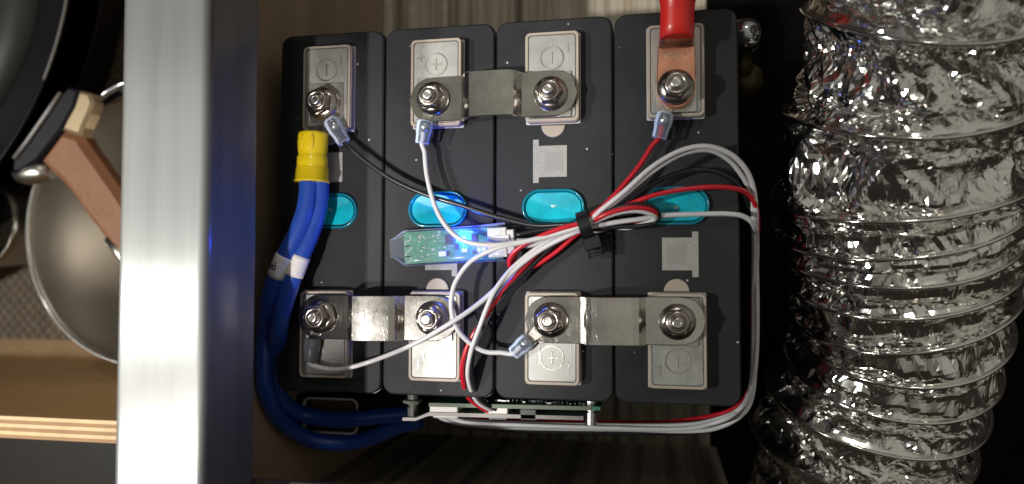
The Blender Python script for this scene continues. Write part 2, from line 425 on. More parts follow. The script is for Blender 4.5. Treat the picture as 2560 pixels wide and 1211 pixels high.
# ================================================================== BATTERY CELLS
def cyl_mesh(name, m, c, prof, seg=28): return MB().lathe(c, prof, seg).mesh(name, m)
NEG, POS = 58.8, -58.8
TERM_H = 5.0
def plus(w_, t_, cx, cy):
    a, b = w_/2, t_/2
    return [(cx-b, cy-a), (cx+b, cy-a), (cx+b, cy-b), (cx+a, cy-b), (cx+a, cy+b), (cx+b, cy+b), (cx+b, cy+a), (cx-b, cy+a), (cx-b, cy+b), (cx-a, cy+b), (cx-a, cy-b), (cx-b, cy-b)]
def bar(w_, h_, cx, cy): return [(cx-w_/2, cy-h_/2), (cx+w_/2, cy-h_/2), (cx+w_/2, cy+h_/2), (cx-w_/2, cy+h_/2)]
CM = {}
CM['lid'] = MB().prism(rrect(53.5, 173.6, 5.5, 6), -2.5, 0.0, 0.7).mesh('lid', M['lid'])
CM['case'] = MB().prism(rrect(53.8, 173.9, 5.2, 6), -207.0, -2.2).mesh('case', M['case'])
for key, yc, s in (('neg', NEG, 1), ('pos', POS, -1)):
    sty = s*50.3; cy = s*67.2
    CM[key+'base'] = MB().prism(rrect(25.0, 41.5, 0.6, 2, 0.0, yc), -0.3, 0.9, 0.2).mesh('base_pad', M['base'])
    mb = MB().prism(rrect(24.6, 41.0, 2.2, 5, 0, yc), -0.2, TERM_H-0.1, 0.4)
    CM[key+'frame'] = mb.mesh('terminal', M['frame'])
    CM[key+'lip'] = MB().ringprism(rrect(24.0, 40.4, 2.0, 5, 0, yc), rrect(21.9, 38.3, 1.6, 5, 0, yc), TERM_H-0.3, TERM_H+0.55).mesh('rim', M['frame'])
    CM[key+'groove'] = MB().ringprism(rrect(21.9, 38.3, 1.6, 5, 0, yc), rrect(21.2, 37.6, 1.4, 5, 0, yc), TERM_H-0.2, TERM_H+0.05).mesh('groove', M['groove'])
    CM[key+'plate'] = MB().prism(rrect(21.2, 37.6, 1.4, 5, 0, yc), TERM_H-0.3, TERM_H+0.35, 0.15).mesh('contact_plate', M['alu'])
    CM[key+'pad'] = MB().prism(rrect(17.6, 20.6, 0.5, 2, 0, s*50.4), TERM_H+0.2, TERM_H+1.3, 0.15).mesh('weld_pad', M['alu2'])
    CM[key+'ring'] = MB().ringprism(circle(5.5, 32, 0, cy), circle(4.9, 32, 0, cy), TERM_H+0.2, TERM_H+0.62).mesh('polarity_ring', M['alu2'])
    sym = bar(0.85, 5.4, 0, cy) if key == 'neg' else plus(5.4, 0.85, 0, cy)
    CM[key+'sym'] = MB().prism(sym, TERM_H+0.2, TERM_H+0.6, 0.12).mesh('polarity_sign', M['alu2'])
    small = bar(0.75, 4.2, 7.4, s*71.6) if key == 'neg' else plus(3.6, 0.7, 7.3, s*70.6)
    CM[key+'small'] = MB().prism(small, TERM_H+0.2, TERM_H+0.55, 0.1).mesh('stamped_sign', M['groove' if key == 'negx' else 'alu2'])
    prof = [(2.8, 0)]; z = 0.0
    while z < 11.6: prof += [(2.8, z+0.3), (2.66, z+0.55), (2.8, z+0.8)]; z += 1.0
    prof += [(2.75, 12.2), (2.15, 12.95), (1.3, 13.05), (1.1, 12.9)]
    CM[key+'stud'] = MB().lathe((0, sty, TERM_H+0.4), prof, 20).mesh('stud', M['stud'])
tabp = [(5.5*math.cos(a), 38.6-1.0+5.5*math.sin(a)) for a in [math.pi+math.pi*i/14 for i in range(15)]]
CM['tab'] = MB().prism(tabp, -0.2, 1.0, 0.35).mesh('seal_tab', M['frame'])
CM['plate'] = MB().prism([(-9.4, 11.4), (-6.7, 11.4), (-6.7, 14.0), (6.2, 14.0), (6.2, 28.4), (-6.7, 28.4), (-6.7, 31.3), (-9.4, 31.3)], -0.1, 0.25, 0.08).mesh('etched_plate', M['plate'])
CM['platewin'] = MB().prism(bar(8.4, 8.4, 0.2, 21.2), 0.1, 0.33, 0.05).mesh('etched_window', M['plate2'])
def stadium(w_, h_, n=14):
    r = h_/2; o = []
    for sx, a0 in ((1, -90), (-1, 90)):
        for k in range(n+1):
            a = math.radians(a0+180*k/n); o.append((sx*(w_/2-r)+r*math.cos(a), r*math.sin(a)))
    return o
def vent_mesh():
    # vent film: raised bead, dished facets folded along an X
    mb = MB(); n = 14
    o1, o2, o3, o4 = stadium(28.6, 16.8), stadium(27.8, 16.0), stadium(26.8, 15.0), stadium(25.4, 13.6)
    N = len(o1)
    rows = [[(x, y, -0.2) for x, y in o1], [(x, y, 1.5) for x, y in o1], [(x*0.995, y*0.99, 1.95) for x, y in o2], [(x, y, 1.7) for x, y in o3], [(x, y, 0.1) for x, y in o4]]
    return mb.loft(rows, True, False).mesh('vent_bead', M['cyan2'])
def vent_film():
    mb = MB(); o = stadium(25.2, 13.4); hx, hy = 11.0, 6.6
    # insert points exactly on the fold lines |x|/hx == |y|/hy
    pts = []
    for i in range(len(o)):
        a, b = Vector(o[i]), Vector(o[(i+1) % len(o)]); pts.append(a)
        for sg in (1, -1):
            fa = a.x/hx-sg*a.y/hy; fb = b.x/hx-sg*b.y/hy
            if fa*fb < 0: pts.append(a+(b-a)*(fa/(fa-fb)))
    def zz(p): return 1.75*max(abs(p.x)/12.6*0.62, abs(p.y)/6.7)*0.72
    vv = [(0, 0, 0.12)]+[(p.x, p.y, zz(p)+0.12) for p in pts]; n = len(pts)
    mb.add(vv, [[0, 1+i, 1+(i+1) % n] for i in range(n)])
    return mb.mesh('vent_film', M['cyan'])
CM['bead'] = vent_mesh(); CM['film'] = vent_film()
CM['dot'] = MB().lathe((0, 1.6, -0.05), [(1.6, 0), (1.7, 0.22), (1.2, 0.38), (0.3, 0.42)], 14).mesh('vent_dot', mat('pale_dot', (0.35, 0.62, 0.62), 0.25, coat=0.6))

cell_labels = ['black cell whose stud holds the yellow-booted lug of the blue cables',
               'black cell with the small glowing circuit board lying across it',
               'black cell with a fully bare grey etched plate above its cyan vent',
               'black cell whose stud holds the copper lug of the red cable']
cells = []
for i in range(4):
    cx = PITCH*(i+0.5)
    c = thing('battery_cell', cell_labels[i], 'battery cell', (cx, 87, -207), 'battery cells in a row', math.pi if i % 2 else 0.0)
    cells.append(c)
    def cp(name, key, parent=None):
        o = bpy.data.objects.new(name, CM[key]); C.objects.link(o); o.parent = parent or c
        if parent is None: o.location = (0, 0, 207*MM)
        return o
    cp('case', 'case'); cp('lid', 'lid')
    v = cp('vent', 'bead'); cp('vent_film', 'film', v); cp('vent_dot', 'dot', v)
    pl = cp('etched_plate', 'plate'); cp('etched_window', 'platewin', pl)
    cp('seal_tab', 'tab')
    for key in ('neg', 'pos'):
        cp('base_pad', key+'base'); t = cp('terminal', key+'frame')
        for nm, k in (('rim', 'lip'), ('groove', 'groove'), ('contact_plate', 'plate'), ('weld_pad', 'pad'), ('polarity_ring', 'ring'), ('polarity_sign', 'sym'), ('stamped_sign', 'small'), ('stud', 'stud')):
            cp(nm, key+k, t)
def stud_xy(i, top): return (PITCH*(i+0.5), 87+(50.3 if top else -50.3))

# ================================================================== BUS BARS
Z0 = TERM_H+1.2
def busbar(xa, ya, xb, yb, label, hump):
    mid = ((xa+xb)/2, (ya+yb)/2)
    t = thing('bus_bar', label, 'bus bar', (mid[0], mid[1], Z0), 'nickel plated bus bars joining the cells')
    L = xb-xa; hw = 10.3; th = 2.0
    # profile along X: flat, step up, arched middle, step down, flat
    xs = list(np.concatenate([np.linspace(-11.6, -2, 8), np.linspace(-1, L*0.5-14, 8), np.linspace(L*0.5-13.2, L*0.5+13.2, 30), np.linspace(L*0.5+14, L+1, 8), np.linspace(L+2, L+11.6, 8)]))
    def zc(x):
        u = (x-L/2)/13.0
        if abs(u) >= 1: return 0.0
        a = min(1.0, (1-abs(u))/0.30); a = 0.5*a+0.5*a*a*(3-2*a)+0.10*(1-u*u)
        return hump*a
    def half(x):
        if x < 0: d = -x/11.6
        elif x > L: d = (x-L)/11.6
        else: return hw
        d = min(1, d); return max(0.6, hw*math.sqrt(max(0, 1-d**2.3)))
    top, bot = [], []
    rows = []
    for x in xs:
        y0 = ya+(yb-ya)*x/L; z = Z0+zc(x); h = half(x); b = 0.3
        # keep sheet thickness across the steps
        dz = (zc(x+0.2)-zc(x-0.2))/0.4; nx, nz = -dz/math.hypot(1, dz), 1/math.hypot(1, dz)
        X = xa+x
        rows.append([(X, y0-h, z), (X+nx*(th-b), y0-h, z+nz*(th-b)), (X+nx*th, y0-h+min(b, h*0.5), z+nz*th), (X+nx*th, y0+h-min(b, h*0.5), z+nz*th), (X+nx*(th-b), y0+h, z+nz*(th-b)), (X, y0+h, z)][::-1])
    part('bar', MB().loft(rows, False), M['nickel'], t)
    return t
a, b = stud_xy(1, True), stud_xy(2, True)
busbar(a[0], a[1]-0.2, b[0], b[1]+0.2, 'nickel bus bar linking second and third cell, above the cyan vents', 6.4)
a, b = stud_xy(0, False), stud_xy(1, False)
busbar(a[0], a[1]-0.3, b[0], b[1], 'nickel bus bar linking first and second cell beside the blue cables', 6.6)
a, b = stud_xy(2, False), stud_xy(3, False)
busbar(a[0], a[1], b[0], b[1]+0.3, 'nickel bus bar linking third and fourth cell, a blue crimp at one end', 6.4)

# ================================================================== FLANGE NUTS
def nut_mesh(rot):
    mb = MB()
    mb.lathe((0, 0, 0), [(7.7, 0), (7.8, 0.7), (7.2, 1.3), (6.1, 2.0), (5.4, 2.4)], 36)
    hexp = [(6.15*math.cos(rot+math.pi/3*k), 6.15*math.sin(rot+math.pi/3*k)) for k in range(6)]
    mb.prism(hexp, 1.3, 6.6, 0.55)
    mb.lathe((0, 0, 6.3), [(5.1, 0), (4.9, 0.6), (4.3, 0.9), (3.5, 0.95), (3.0, 0.2)], 28)
    return mb.mesh('nut_body', M['steel'])
NUT = [nut_mesh(r) for r in (0.1, 0.45, 0.8)]
nut_labels = {(0, True): 'steel flange nut clamping the yellow-booted lug', (1, True): 'steel flange nut on the bus bar above the glowing board',
  (2, True): 'steel flange nut on the bus bar over the beige half-round tab of the third cell', (3, True): 'bright flange nut clamping the copper lug of the red cable',
  (0, False): 'steel flange nut on the bus bar beside the blue cables', (1, False): 'steel flange nut with blue reflections encircled by white wires',
  (2, False): 'steel flange nut above the blue crimp sleeve of the third cell', (3, False): 'steel flange nut on the bus bar end over the last cell'}
NUTZ = {(0, True): Z0+3.3, (3, True): Z0+3.5, (1, True): Z0+2.7, (2, False): Z0+2.7, (0, False): Z0+2.7}
for i in range(4):
    for top in (True, False):
        x, y = stud_xy(i, top); z = NUTZ.get((i, top), Z0+1.95)
        me = NUT[(i*2+top) % 3]
        t = bpy.data.objects.new('flange_nut', me); C.objects.link(t)
        t.location = (x*MM, y*MM, (z+LID)*MM)
        t.rotation_euler = (0, 0, random.uniform(0, 6.28)); t['label'] = nut_labels[(i, top)]; t['category'] = 'nut'; t['group'] = 'flange nuts on the cell studs'

# ================================================================== RING TERMINALS AND SENSE LEADS
def ring_lug(mb, x, y, z, ang, length, r=5.6, th=0.8):
    # ring with a tongue toward ang
    n = 28; outer = circle(r, n, x, y); inner = circle(3.05, n, x, y)
    mb.ringprism(outer, inner, z, z+th)
    d = Vector((math.cos(ang), math.sin(ang))); q = Vector((-d.y, d.x)); c = Vector((x, y))
    a, b = c+d*(r-1.6), c+d*length
    mb.prism([tuple(a-q*3.4), tuple(c+d*(length*0.7)-q*2.0), tuple(b-q*1.8), tuple(b+q*1.8), tuple(c+d*(length*0.7)+q*2.0), tuple(a+q*3.4)], z+0.02, z+th-0.02)
    return mb
WR = 1.12
def lead(name, label, stud, z, s0, s1, wire, colour, sleeve='sleeve', r=WR):
    """stud=(x,y); s0/s1 = ends of the crimp sleeve; wire = list of points"""
    x, y = stud
    s0 = Vector(s0); s1 = Vector(s1)
    t = thing(name, label, 'wire lead', (x, y, z), 'sense leads bolted to the cell studs')
    ang = math.atan2(s0.y-y, s0.x-x); ln = math.hypot(s0.x-x, s0.y-y)+3.0
    part('ring_lug', ring_lug(MB(), x, y, z, ang, ln), M['tin'], t)
    d = (s1-s0); L = d.length; d.normalize()
    pts = [s0+d*(L*k/10) for k in range(11)]
    sl = part('crimp_sleeve', MB().tube(pts, [3.5, 3.8, 3.85, 3.85, 3.85, 3.75, 3.45, 3.35, 3.3, 3.3, 3.1], 18), M[sleeve], t)
    part('metal_barrel', MB().tube([s0+d*(L*0.02), s0+d*(L*0.5)], 2.2, 12, squash=0.85), M['tin'], sl, root=t)
    path = spline([s0+d*(L*0.45), s0+d*(L*0.8), s1+d*0.5]+wire)
    part('wire', MB().tube(path, r, 10), M[colour], t)
    return t
# shared route of the five leads past the cable tie, around the last cell and back to the board
TIE = (1464, 563)
def right_run(v, h0):
    """from the tie to the right edge and down; v selects the strand"""
    R = {
     'w1': [(1500, 528, 13), (1560, 480, 15), (1630, 418, 17), (1700, 378, 17), (1765, 366, 15), (1825, 385, 11), (1865, 425, 6), (1884, 475, 0), (1890, 540, -6), (1891, 640, -30), (1893, 780, -36), (1890, 900, -40), (1874, 985, -42), (1835, 1036, -25), (1770, 1062, -26), (1690, 1073, -26), (1500, 1070, -25), (1300, 1064, -25), (1180, 1058, -24), (1125, 1044, -22), (1105, 1030, -19)],
     'w2': [(1500, 534, 11), (1560, 488, 13), (1630, 430, 15), (1700, 388, 15), (1765, 375, 13), (1815, 395, 9), (1852, 435, 4), (1876, 485, -2), (1884, 560, -8), (1884, 700, -34), (1884, 850, -40), (1878, 960, -44), (1850, 1022, -27), (1780, 1052, -28), (1690, 1064, -28), (1500, 1064, -28), (1300, 1060, -28), (1170, 1052, -26), (1115, 1040, -24), (1095, 1029, -20)],
     'w3': [(1540, 556, 8), (1600, 548, 7), (1660, 539, 6), (1740, 536, 5), (1820, 535, 4), (1862, 543, 2), (1886, 568, -4), (1893, 615, -30), (1889, 720, -38), (1888, 860, -44), (1884, 970, -48), (1862, 1030, -31), (1800, 1068, -31), (1720, 1078, -30), (1560, 1074, -30), (1300, 1070, -30), (1160, 1060, -28), (1105, 1046, -24), (1085, 1030, -20)],
     'red': [(1500, 540, 9), (1560, 516, 9), (1630, 490, 10), (1700, 475, 10), (1780, 468, 9), (1840, 472, 6), (1875, 490, 1), (1892, 530, -6), (1893, 600, -32), (1882, 720, -42), (1880, 850, -50), (1876, 960, -56), (1845, 1015, -40), (1770, 1042, -40), (1650, 1056, -38), (1500, 1056, -36), (1300, 1054, -34), (1180, 1048, -30), (1130, 1040, -26), (1115, 1030, -20)],
     'blk': [(1500, 548, 5), (1560, 510, 5), (1630, 462, 6), (1700, 432, 6), (1760, 425, 6), (1815, 440, 4), (1855, 478, 0), (1876, 540, -8), (1876, 680, -40), (1876, 850, -50), (1872, 970, -54), (1850, 1035, -36), (1790, 1072, -36), (1680, 1084, -36), (1500, 1082, -36), (1300, 1078, -36), (1150, 1068, -32), (1095, 1050, -26), (1075, 1031, -20)],
    }
    return PP(R[v])
x, y = stud_xy(0, True)
lead('sense_lead', 'thin black lead from the stud beside the yellow boot', (x, y), Z0+2.6, P(826, 300, 9.2), P(860, 356, 9.0),
     PP([(876, 372, 9), (915, 405, 9), (985, 452, 9), (1070, 489, 9), (1150, 513, 9), (1235, 541, 8.5), (1330, 563, 8), (1400, 562, 9), (1464, 558, 10)])+right_run('blk', 5), 'black')
x, y = stud_xy(1, True)
lead('sense_lead', 'white lead dropping across a cyan vent and over the glowing board', (x, y), Z0+2.0, P(1064, 302, 8.6), P(1055, 360, 8.0),
     PP([(1061, 378, 8.5), (1066, 430, 9.5), (1077, 482, 11), (1096, 535, 13), (1128, 580, 15.5), (1170, 606, 17), (1235, 613, 17), (1320, 602, 15), (1400, 582, 13), (1464, 560, 12.5)])+right_run('w1', 12), 'white')
x, y = stud_xy(2, False)
lead('sense_lead', 'white lead with a blue crimp sleeve on the third cell bus bar', (x, y), Z0+2.0, P(1322, 850, 9.0), P(1283, 884, 9.0),
     PP([(1255, 882, 9), (1215, 880, 9.5), (1180, 862, 11), (1148, 830, 13.5), (1131, 790, 15.5), (1129, 745, 16), (1142, 700, 16), (1180, 652, 16.5), (1240, 622, 17.5), (1310, 605, 15), (1400, 584, 12), (1464, 567, 11)])+right_run('w2', 10), 'white')
x, y = stud_xy(0, False)
lead('sense_lead', 'white lead with a smoky black crimp sleeve by the blue cables', (x, y), Z0+2.0, P(782, 846, 9.4), P(776, 905, 9.6),
     PP([(790, 916, 9), (830, 924, 8.5), (880, 918, 8.5), (950, 896, 9), (1040, 858, 14), (1130, 806, 17), (1190, 765, 15), (1240, 722, 13), (1290, 672, 12), (1350, 626, 11), (1410, 594, 11), (1464, 572, 10)])+right_run('w3', 8), 'white', 'smoke')
x, y = stud_xy(3, True)
lead('sense_lead', 'red lead with a clear crimp sleeve under the copper lug', (x, y), Z0+0.0, P(1664, 284, 7.4), P(1648, 346, 8.0),
     PP([(1632, 362, 8.5), (1600, 412, 10), (1558, 464, 11.5), (1510, 515, 12), (1464, 552, 12)])+right_run('red', 9)[1:], 'red')

# ================================================================== BLUETOOTH-LIKE BOARD (small circuit board in clear shrink)
A, B, D = P(1004, 578, 5), P(1262, 562, 5), P(1008, 664, 5)
ux = (B-A).normalized(); uy = (A-D).normalized(); uz = Vector((0, 0, 1)); uy = (uy-ux*uy.dot(ux)).normalized()
org = A+(D-A)*1.0                       # lower left corner of the board
bw, bh = (B-A).length, (A-D).length
def Bd(x, y, z=0): return org+ux*x+uy*y+Vector((0, 0, z-5))
def bbox(mb, x, y, w_, h_, z, t_, b=0.0):
    pts = [Bd(x, y), Bd(x+w_, y), Bd(x+w_, y+h_), Bd(x, y+h_)]
    return mb.prism([(p.x, p.y) for p in pts], z, z+t_, b)
bt = thing('wireless_module', 'small green circuit board in clear sleeve with a glowing blue light', 'circuit board', tuple(Bd(bw/2, bh/2, 0)))
ZB = 2.6
pcb = part('circuit_board', bbox(MB(), 0.4, 0.6, bw-2.2, bh-1.2, ZB, 1.4), M['pcb'], bt)
mb = MB()
for k in range(5):                       # meander aerial
    yb = 1.4+k*(bh-4.0)/5
    bbox(mb, 0.9, yb, 3.0 if k % 2 else 0.5, 0.55, ZB+1.35, 0.12); bbox(mb, 0.9 if k % 2 else 3.4, yb, 0.5, (bh-4.0)/5+0.5, ZB+1.35, 0.12)
    bbox(mb, 0.9, yb, 2.9, 0.5, ZB+1.35, 0.12)
part('aerial', mb, M['trace'], pcb, root=bt)
for (x, y, w_, h_, t_, mm) in ((20.5, 8.6, 4.6, 4.6, 0.9, 'chip'), (17.2, 3.2, 3.6, 2.4, 0.9, 'ivory'), (21.2, 3.4, 1.0, 2.2, 0.6, 'chip'), (25.0, 6.2, 1.8, 2.6, 0.7, 'chip'), (33.2, 9.0, 2.6, 3.6, 0.9, 'chip'), (33.4, 3.6, 2.2, 1.6, 0.6, 'chip'), (28.2, 4.6, 2.8, 1.6, 0.7, 'ivory')):
    part('chip', bbox(MB(), x, y, w_, h_, ZB+1.3, t_, 0.1), M[mm], pcb, root=bt)
mb = MB()
for k in range(26):
    x = random.uniform(6.5, 34); y = random.choice([random.uniform(11.2, 14.4), random.uniform(1.4, 13)])
    bbox(mb, x, y, random.choice([0.6, 1.0, 1.5]), random.choice([0.5, 0.8]), ZB+1.3, 0.35)
o = part('small_components', mb, M['trace'], pcb, root=bt); o['kind'] = 'stuff'
mb = MB()
for k in range(16):
    x = random.uniform(7, 36); y = random.uniform(1.5, bh-2)
    bbox(mb, x, y, random.uniform(1.5, 6) if k % 2 else 0.16, 0.16 if k % 2 else random.uniform(1.5, 5), ZB+1.37, 0.05)
o = part('traces', mb, M['trace'], pcb, root=bt); o['kind'] = 'stuff'
led_c = Bd(29.2, 10.9, ZB+1.3)
part('led', bbox(MB(), 28.2, 10.1, 2.1, 1.7, ZB+1.3, 0.8, 0.2), M['led'], pcb, root=bt)
ld = bpy.data.lights.new('blue_led_light', 'POINT'); ld.energy = 0.12; ld.color = (0.006, 0.05, 1.0); ld.shadow_soft_size = 0.0012
lo = bpy.data.objects.new('blue_led_light', ld); C.objects.link(lo); lo.parent = bt
lo.location = ((led_c.x-bt['_o'][0])*MM, (led_c.y-bt['_o'][1])*MM, (led_c.z+1.1-bt['_o'][2])*MM)
# socket
sx0 = (P(1224, 600, 5)-org).dot(ux)
sock = part('socket', bbox(MB(), sx0, 1.4, 8.6, 13.2, ZB+1.3, 5.2, 0.3), M['ivory'], bt)
mb = MB()
bbox(mb, sx0+8.5, 2.6, 3.4, 10.8, ZB+1.8, 4.2, 0.3); bbox(mb, sx0+3.4, 8.6, 6.5, 2.4, ZB+6.3, 0.7, 0.1); bbox(mb, sx0+3.4, 3.4, 5.2, 1.6, ZB+6.3, 0.5, 0.1)
part('plug', mb, M['ivory'], sock, root=bt)
for k in range(4): part('pin', bbox(MB(), sx0-2.3, 2.6+k*2.9, 2.6, 0.7, ZB+1.5, 0.5), M['bright'], sock, root=bt)
# clear sleeve: flattened tube, pinched and open at the far end
def oval(x, y0, y1, z0, z1, n=24):
    r = []
    for k in range(n):
        a = 2*math.pi*k/n; c_, s_ = math.cos(a), math.sin(a)
        e = 0.45
        yy = (y0+y1)/2+(y1-y0)/2*math.copysign(abs(c_)**e, c_); zz = (z0+z1)/2+(z1-z0)/2*math.copysign(abs(s_)**e, s_)
        p = Bd(x, yy); r.append((p.x, p.y, zz))
    return r
rows = [oval(-7.6, 4.2, bh-3.6, 0.8, 1.5), oval(-6.0, 4.0, bh-3.2, 0.6, 2.2), oval(-3.0, 2.2, bh-1.6, 0.4, 3.6), oval(-0.6, 0.2, bh-0.1, 0.3, 5.0), oval(1.0, -0.3, bh+0.4, 0.25, 5.3),
        oval(10, -0.4, bh+0.5, 0.2, 5.4), oval(20, -0.4, bh+0.4, 0.2, 5.5), oval(30, -0.3, bh+0.6, 0.2, 6.0), oval(38, -0.4, bh+0.6, 0.2, 7.4), oval(43, -0.4, bh+0.7, 0.2, 9.4), oval(48.5, -0.5, bh+1.0, 0.2, 9.6)]
part('clear_sleeve', MB().loft(rows, True, False), M['shrink'], bt)

# ================================================================== MODULE HARNESS (four wires, slack folded into a loop)
hs = thing('module_harness', 'bunch of red, white and black wires folded into a loop by the cable tie', 'wire harness', tuple(P(1464, 563, 6)))
PLUG = [(1290, 588, 7.5), (1293, 602, 7.5), (1292, 616, 7.5), (1290, 630, 7.5)]
OUT = {  # tie -> down the gap between cell two and three -> second connector of the board
 'white': [(1400, 588, 9), (1350, 615, 10), (1288, 664, 12), (1246, 713, 14), (1222, 758, 15), (1196, 826, 14), (1176, 885, 11), (1170, 945, 5), (1190, 1000, -6), (1225, 1024, -14), (1246, 1032, -19)],
 'red': [(1400, 596, 7), (1350, 628, 8), (1300, 680, 9), (1258, 728, 10), (1215, 790, 11), (1176, 850, 10), (1157, 905, 8), (1157, 950, 3), (1172, 995, -6), (1215, 1026, -14), (1240, 1034, -19)],
 'black': [(1400, 602, 8), (1355, 640, 8), (1305, 690, 9), (1255, 735, 10), (1215, 780, 11), (1190, 835, 12), (1180, 890, 10), (1182, 945, 5), (1202, 998, -6), (1236, 1022, -14), (1252, 1031, -19)],
 'white2': [(1400, 582, 10), (1350, 622, 7), (1300, 676, 7), (1262, 722, 8), (1216, 784, 8), (1186, 845, 8), (1174, 905, 7), (1175, 950, 2), (1196, 1002, -8), (1230, 1028, -16), (1250, 1035, -20)]}
LOOP = {  # out on top, round the tip, back underneath
 'black': ([(1500, 540, 13), (1540, 522, 13), (1590, 512, 12), (1630, 517, 10), (1648, 536, 8), (1638, 556, 6), (1600, 566, 6), (1540, 568, 6), (1495, 574, 6)]),
 'white': ([(1500, 548, 12), (1545, 532, 13), (1590, 527, 12), (1625, 534, 10), (1640, 544, 8), (1620, 556, 5), (1570, 570, 4), (1530, 568, 4), (1490, 578, 5)]),
 'red': ([(1500, 543, 14), (1545, 526, 15), (1590, 519, 14), (1628, 525, 11), (1642, 540, 7.5), (1620, 548, 4.5), (1575, 553, 4.5), (1530, 556, 4.5), (1490, 566, 5)]),
 'white2': ([(1500, 545, 9), (1545, 528, 9), (1600, 522, 8), (1632, 528, 6.5), (1640, 541, 4.5), (1600, 549, 3), (1560, 556, 3), (1525, 562, 3), (1490, 570, 3.5)])}
START = {
 'white': [PLUG[1], (1330, 600, 9), (1400, 578, 11), (1464, 564, 11.5)],
 'red': [PLUG[3], (1284, 652, 7), (1286, 668, 7), (1330, 668, 7), (1385, 634, 7), (1430, 596, 7.5), (1464, 570, 8)],
 'black': [PLUG[0], (1340, 578, 7), (1400, 568, 7), (1464, 562, 7.5)],
 'white2': [PLUG[2], (1335, 612, 7), (1400, 586, 8), (1464, 566, 8.5)]}
for k in ('black', 'white', 'red', 'white2'):
    col = 'white' if k == 'white2' else k
    pts = START[k]+LOOP[k]+[(1464, 574 if k != 'red' else 578, 5.0)]+OUT[k]
    part('wire', MB().tube(spline(PP(pts)), 1.08, 10), M[col], hs)
# red curl in front of the socket
part('wire', MB().tube(spline(PP([(1464, 556, 13), (1400, 572, 14), (1345, 594, 14), (1300, 618, 13), (1278, 640, 11.5), (1273, 660, 9.5), (1283, 672, 8), (1310, 660, 7)])), 1.12, 10), M['red'], hs)

# ================================================================== CABLE TIE
zt_ = thing('cable_tie', 'black nylon cable tie cinching the wire bundle', 'cable tie', tuple(P(1464, 563, 2)))
c0 = P(1464, 563, 8.2); dirv = (P(1500, 552, 8.2)-P(1430, 574, 8.2)).normalized(); side = Vector((-dirv.y, dirv.x, 0))
rows = []
for k in range(36):
    a = 2*math.pi*k/36; rr = 1+0.0
    e = Vector((0, 0, 0))+side*(5.4*math.cos(a))+Vector((0, 0, 7.0*math.sin(a)))
    nrm = (side*math.cos(a)+Vector((0, 0, math.sin(a)))).normalized()
    rows.append([tuple(c0+e-dirv*2.6), tuple(c0+e+nrm*1.1-dirv*2.6), tuple(c0+e+nrm*1.1+dirv*2.6), tuple(c0+e+dirv*2.6)])
rows.append(rows[0])
part('band', MB().loft(rows, False, False), M['tie'], zt_)
hd = c0-side*8.2+Vector((0, 0, -1.5))+dirv*0.6; ang = math.atan2(dirv.y, dirv.x)
head = part('head', MB().box((hd.x, hd.y, 4.0), (7.6, 6.2, 6.6), ang, 0.7), M['tie'], zt_)
mb = MB()
q = hd-side*4.2
mb.box((q.x, q.y, 4.6), (6.0, 0.7, 4.6), ang); q2 = hd-side*5.6
for sg in (-1, 1):
    p = hd-side*4.6+dirv*(2.9*sg); mb.box((p.x, p.y, 4.4), (0.8, 4.0, 4.8), ang)
mb.box((q2.x, q2.y, 4.4), (6.6, 0.8, 4.8), ang)
part('tail_slot', mb, M['tie'], head, root=zt_)

# ================================================================== RED CABLE
x, y = stud_xy(3, True)
rc = thing('power_cable', 'thick red cable boot with a copper lug bolted to the last cell', 'power cable', (x, y, Z0+0.8))
zl = Z0+0.75
pl = [(182.9, 155.0), (182.4, 141.0), (182.7, 135.0), (184.6, 131.2), (187.6, 128.8), (190.6, 128.2), (193.8, 128.9), (196.6, 131.4), (198.3, 135.0), (198.8, 141.0), (198.5, 155.0)]
lug = part('copper_lug', MB().prism(pl, zl, zl+2.5, 0.35), M['copper'], rc)
def sect(yy, cx, hw, zb, zt, e, n=28):
    r = []
    for k in range(n):
        a = 2*math.pi*k/n; c_, s_ = math.cos(a), math.sin(a)
        r.append((cx+hw*math.copysign(abs(c_)**e, c_), yy, (zb+zt)/2+(zt-zb)/2*math.copysign(abs(s_)**e, s_)))
    return r
rows = [sect(154.2, 190.7, 7.75, zl+0.02, zl+2.48, 0.25), sect(155.4, 190.7, 7.8, zl+0.02, zl+2.8, 0.3), sect(157.2, 190.8, 7.6, zl+0.1, zl+5.4, 0.6), sect(159.6, 190.9, 7.0, zl+0.1, zl+9.6, 0.85),
        sect(162.5, 191, 6.5, zl+0.1, zl+12.0, 1.0), sect(180, 191, 6.4, zl+0.1, zl+12.6, 1.0)]
part('lug_barrel', MB().loft(rows), M['copper'], lug, root=rc)
rows = []
for yy, hw, zc, hz in ((157.4, 6.95, 12.6, 6.4), (157.8, 7.3, 12.6, 6.9), (162, 7.2, 13.3, 6.9), (168, 7.1, 13.8, 6.9), (171.5, 7.25, 14.2, 7.1), (173.2, 7.7, 14.4, 7.5), (175, 7.95, 14.6, 7.8), (185, 8.0, 15.2, 7.9), (205, 8.0, 16.5, 7.9), (300, 8.0, 20, 7.9)):
    cx = 190.9+(yy-161)*0.03
    rows.append(sect(yy, cx, hw, zc-hz, zc+hz, 1.0, 36))
part('red_boot', MB().loft(rows), M['redboot'], rc)
def text_mesh(body, size, name, m, extrude=0.12):
    cu = bpy.data.curves.new(name, 'FONT'); cu.body = body; cu.size = size*MM; cu.extrude = extrude*MM; cu.align_x = 'CENTER'; cu.align_y = 'CENTER'
    ob = bpy.data.objects.new(name, cu); C.objects.link(ob)
    bpy.context.view_layer.update()
    me = bpy.data.meshes.new_from_object(ob.evaluated_get(bpy.context.evaluated_depsgraph_get()))
    bpy.data.objects.remove(ob); me.materials.clear(); me.materials.append(m); me.name = name
    return me
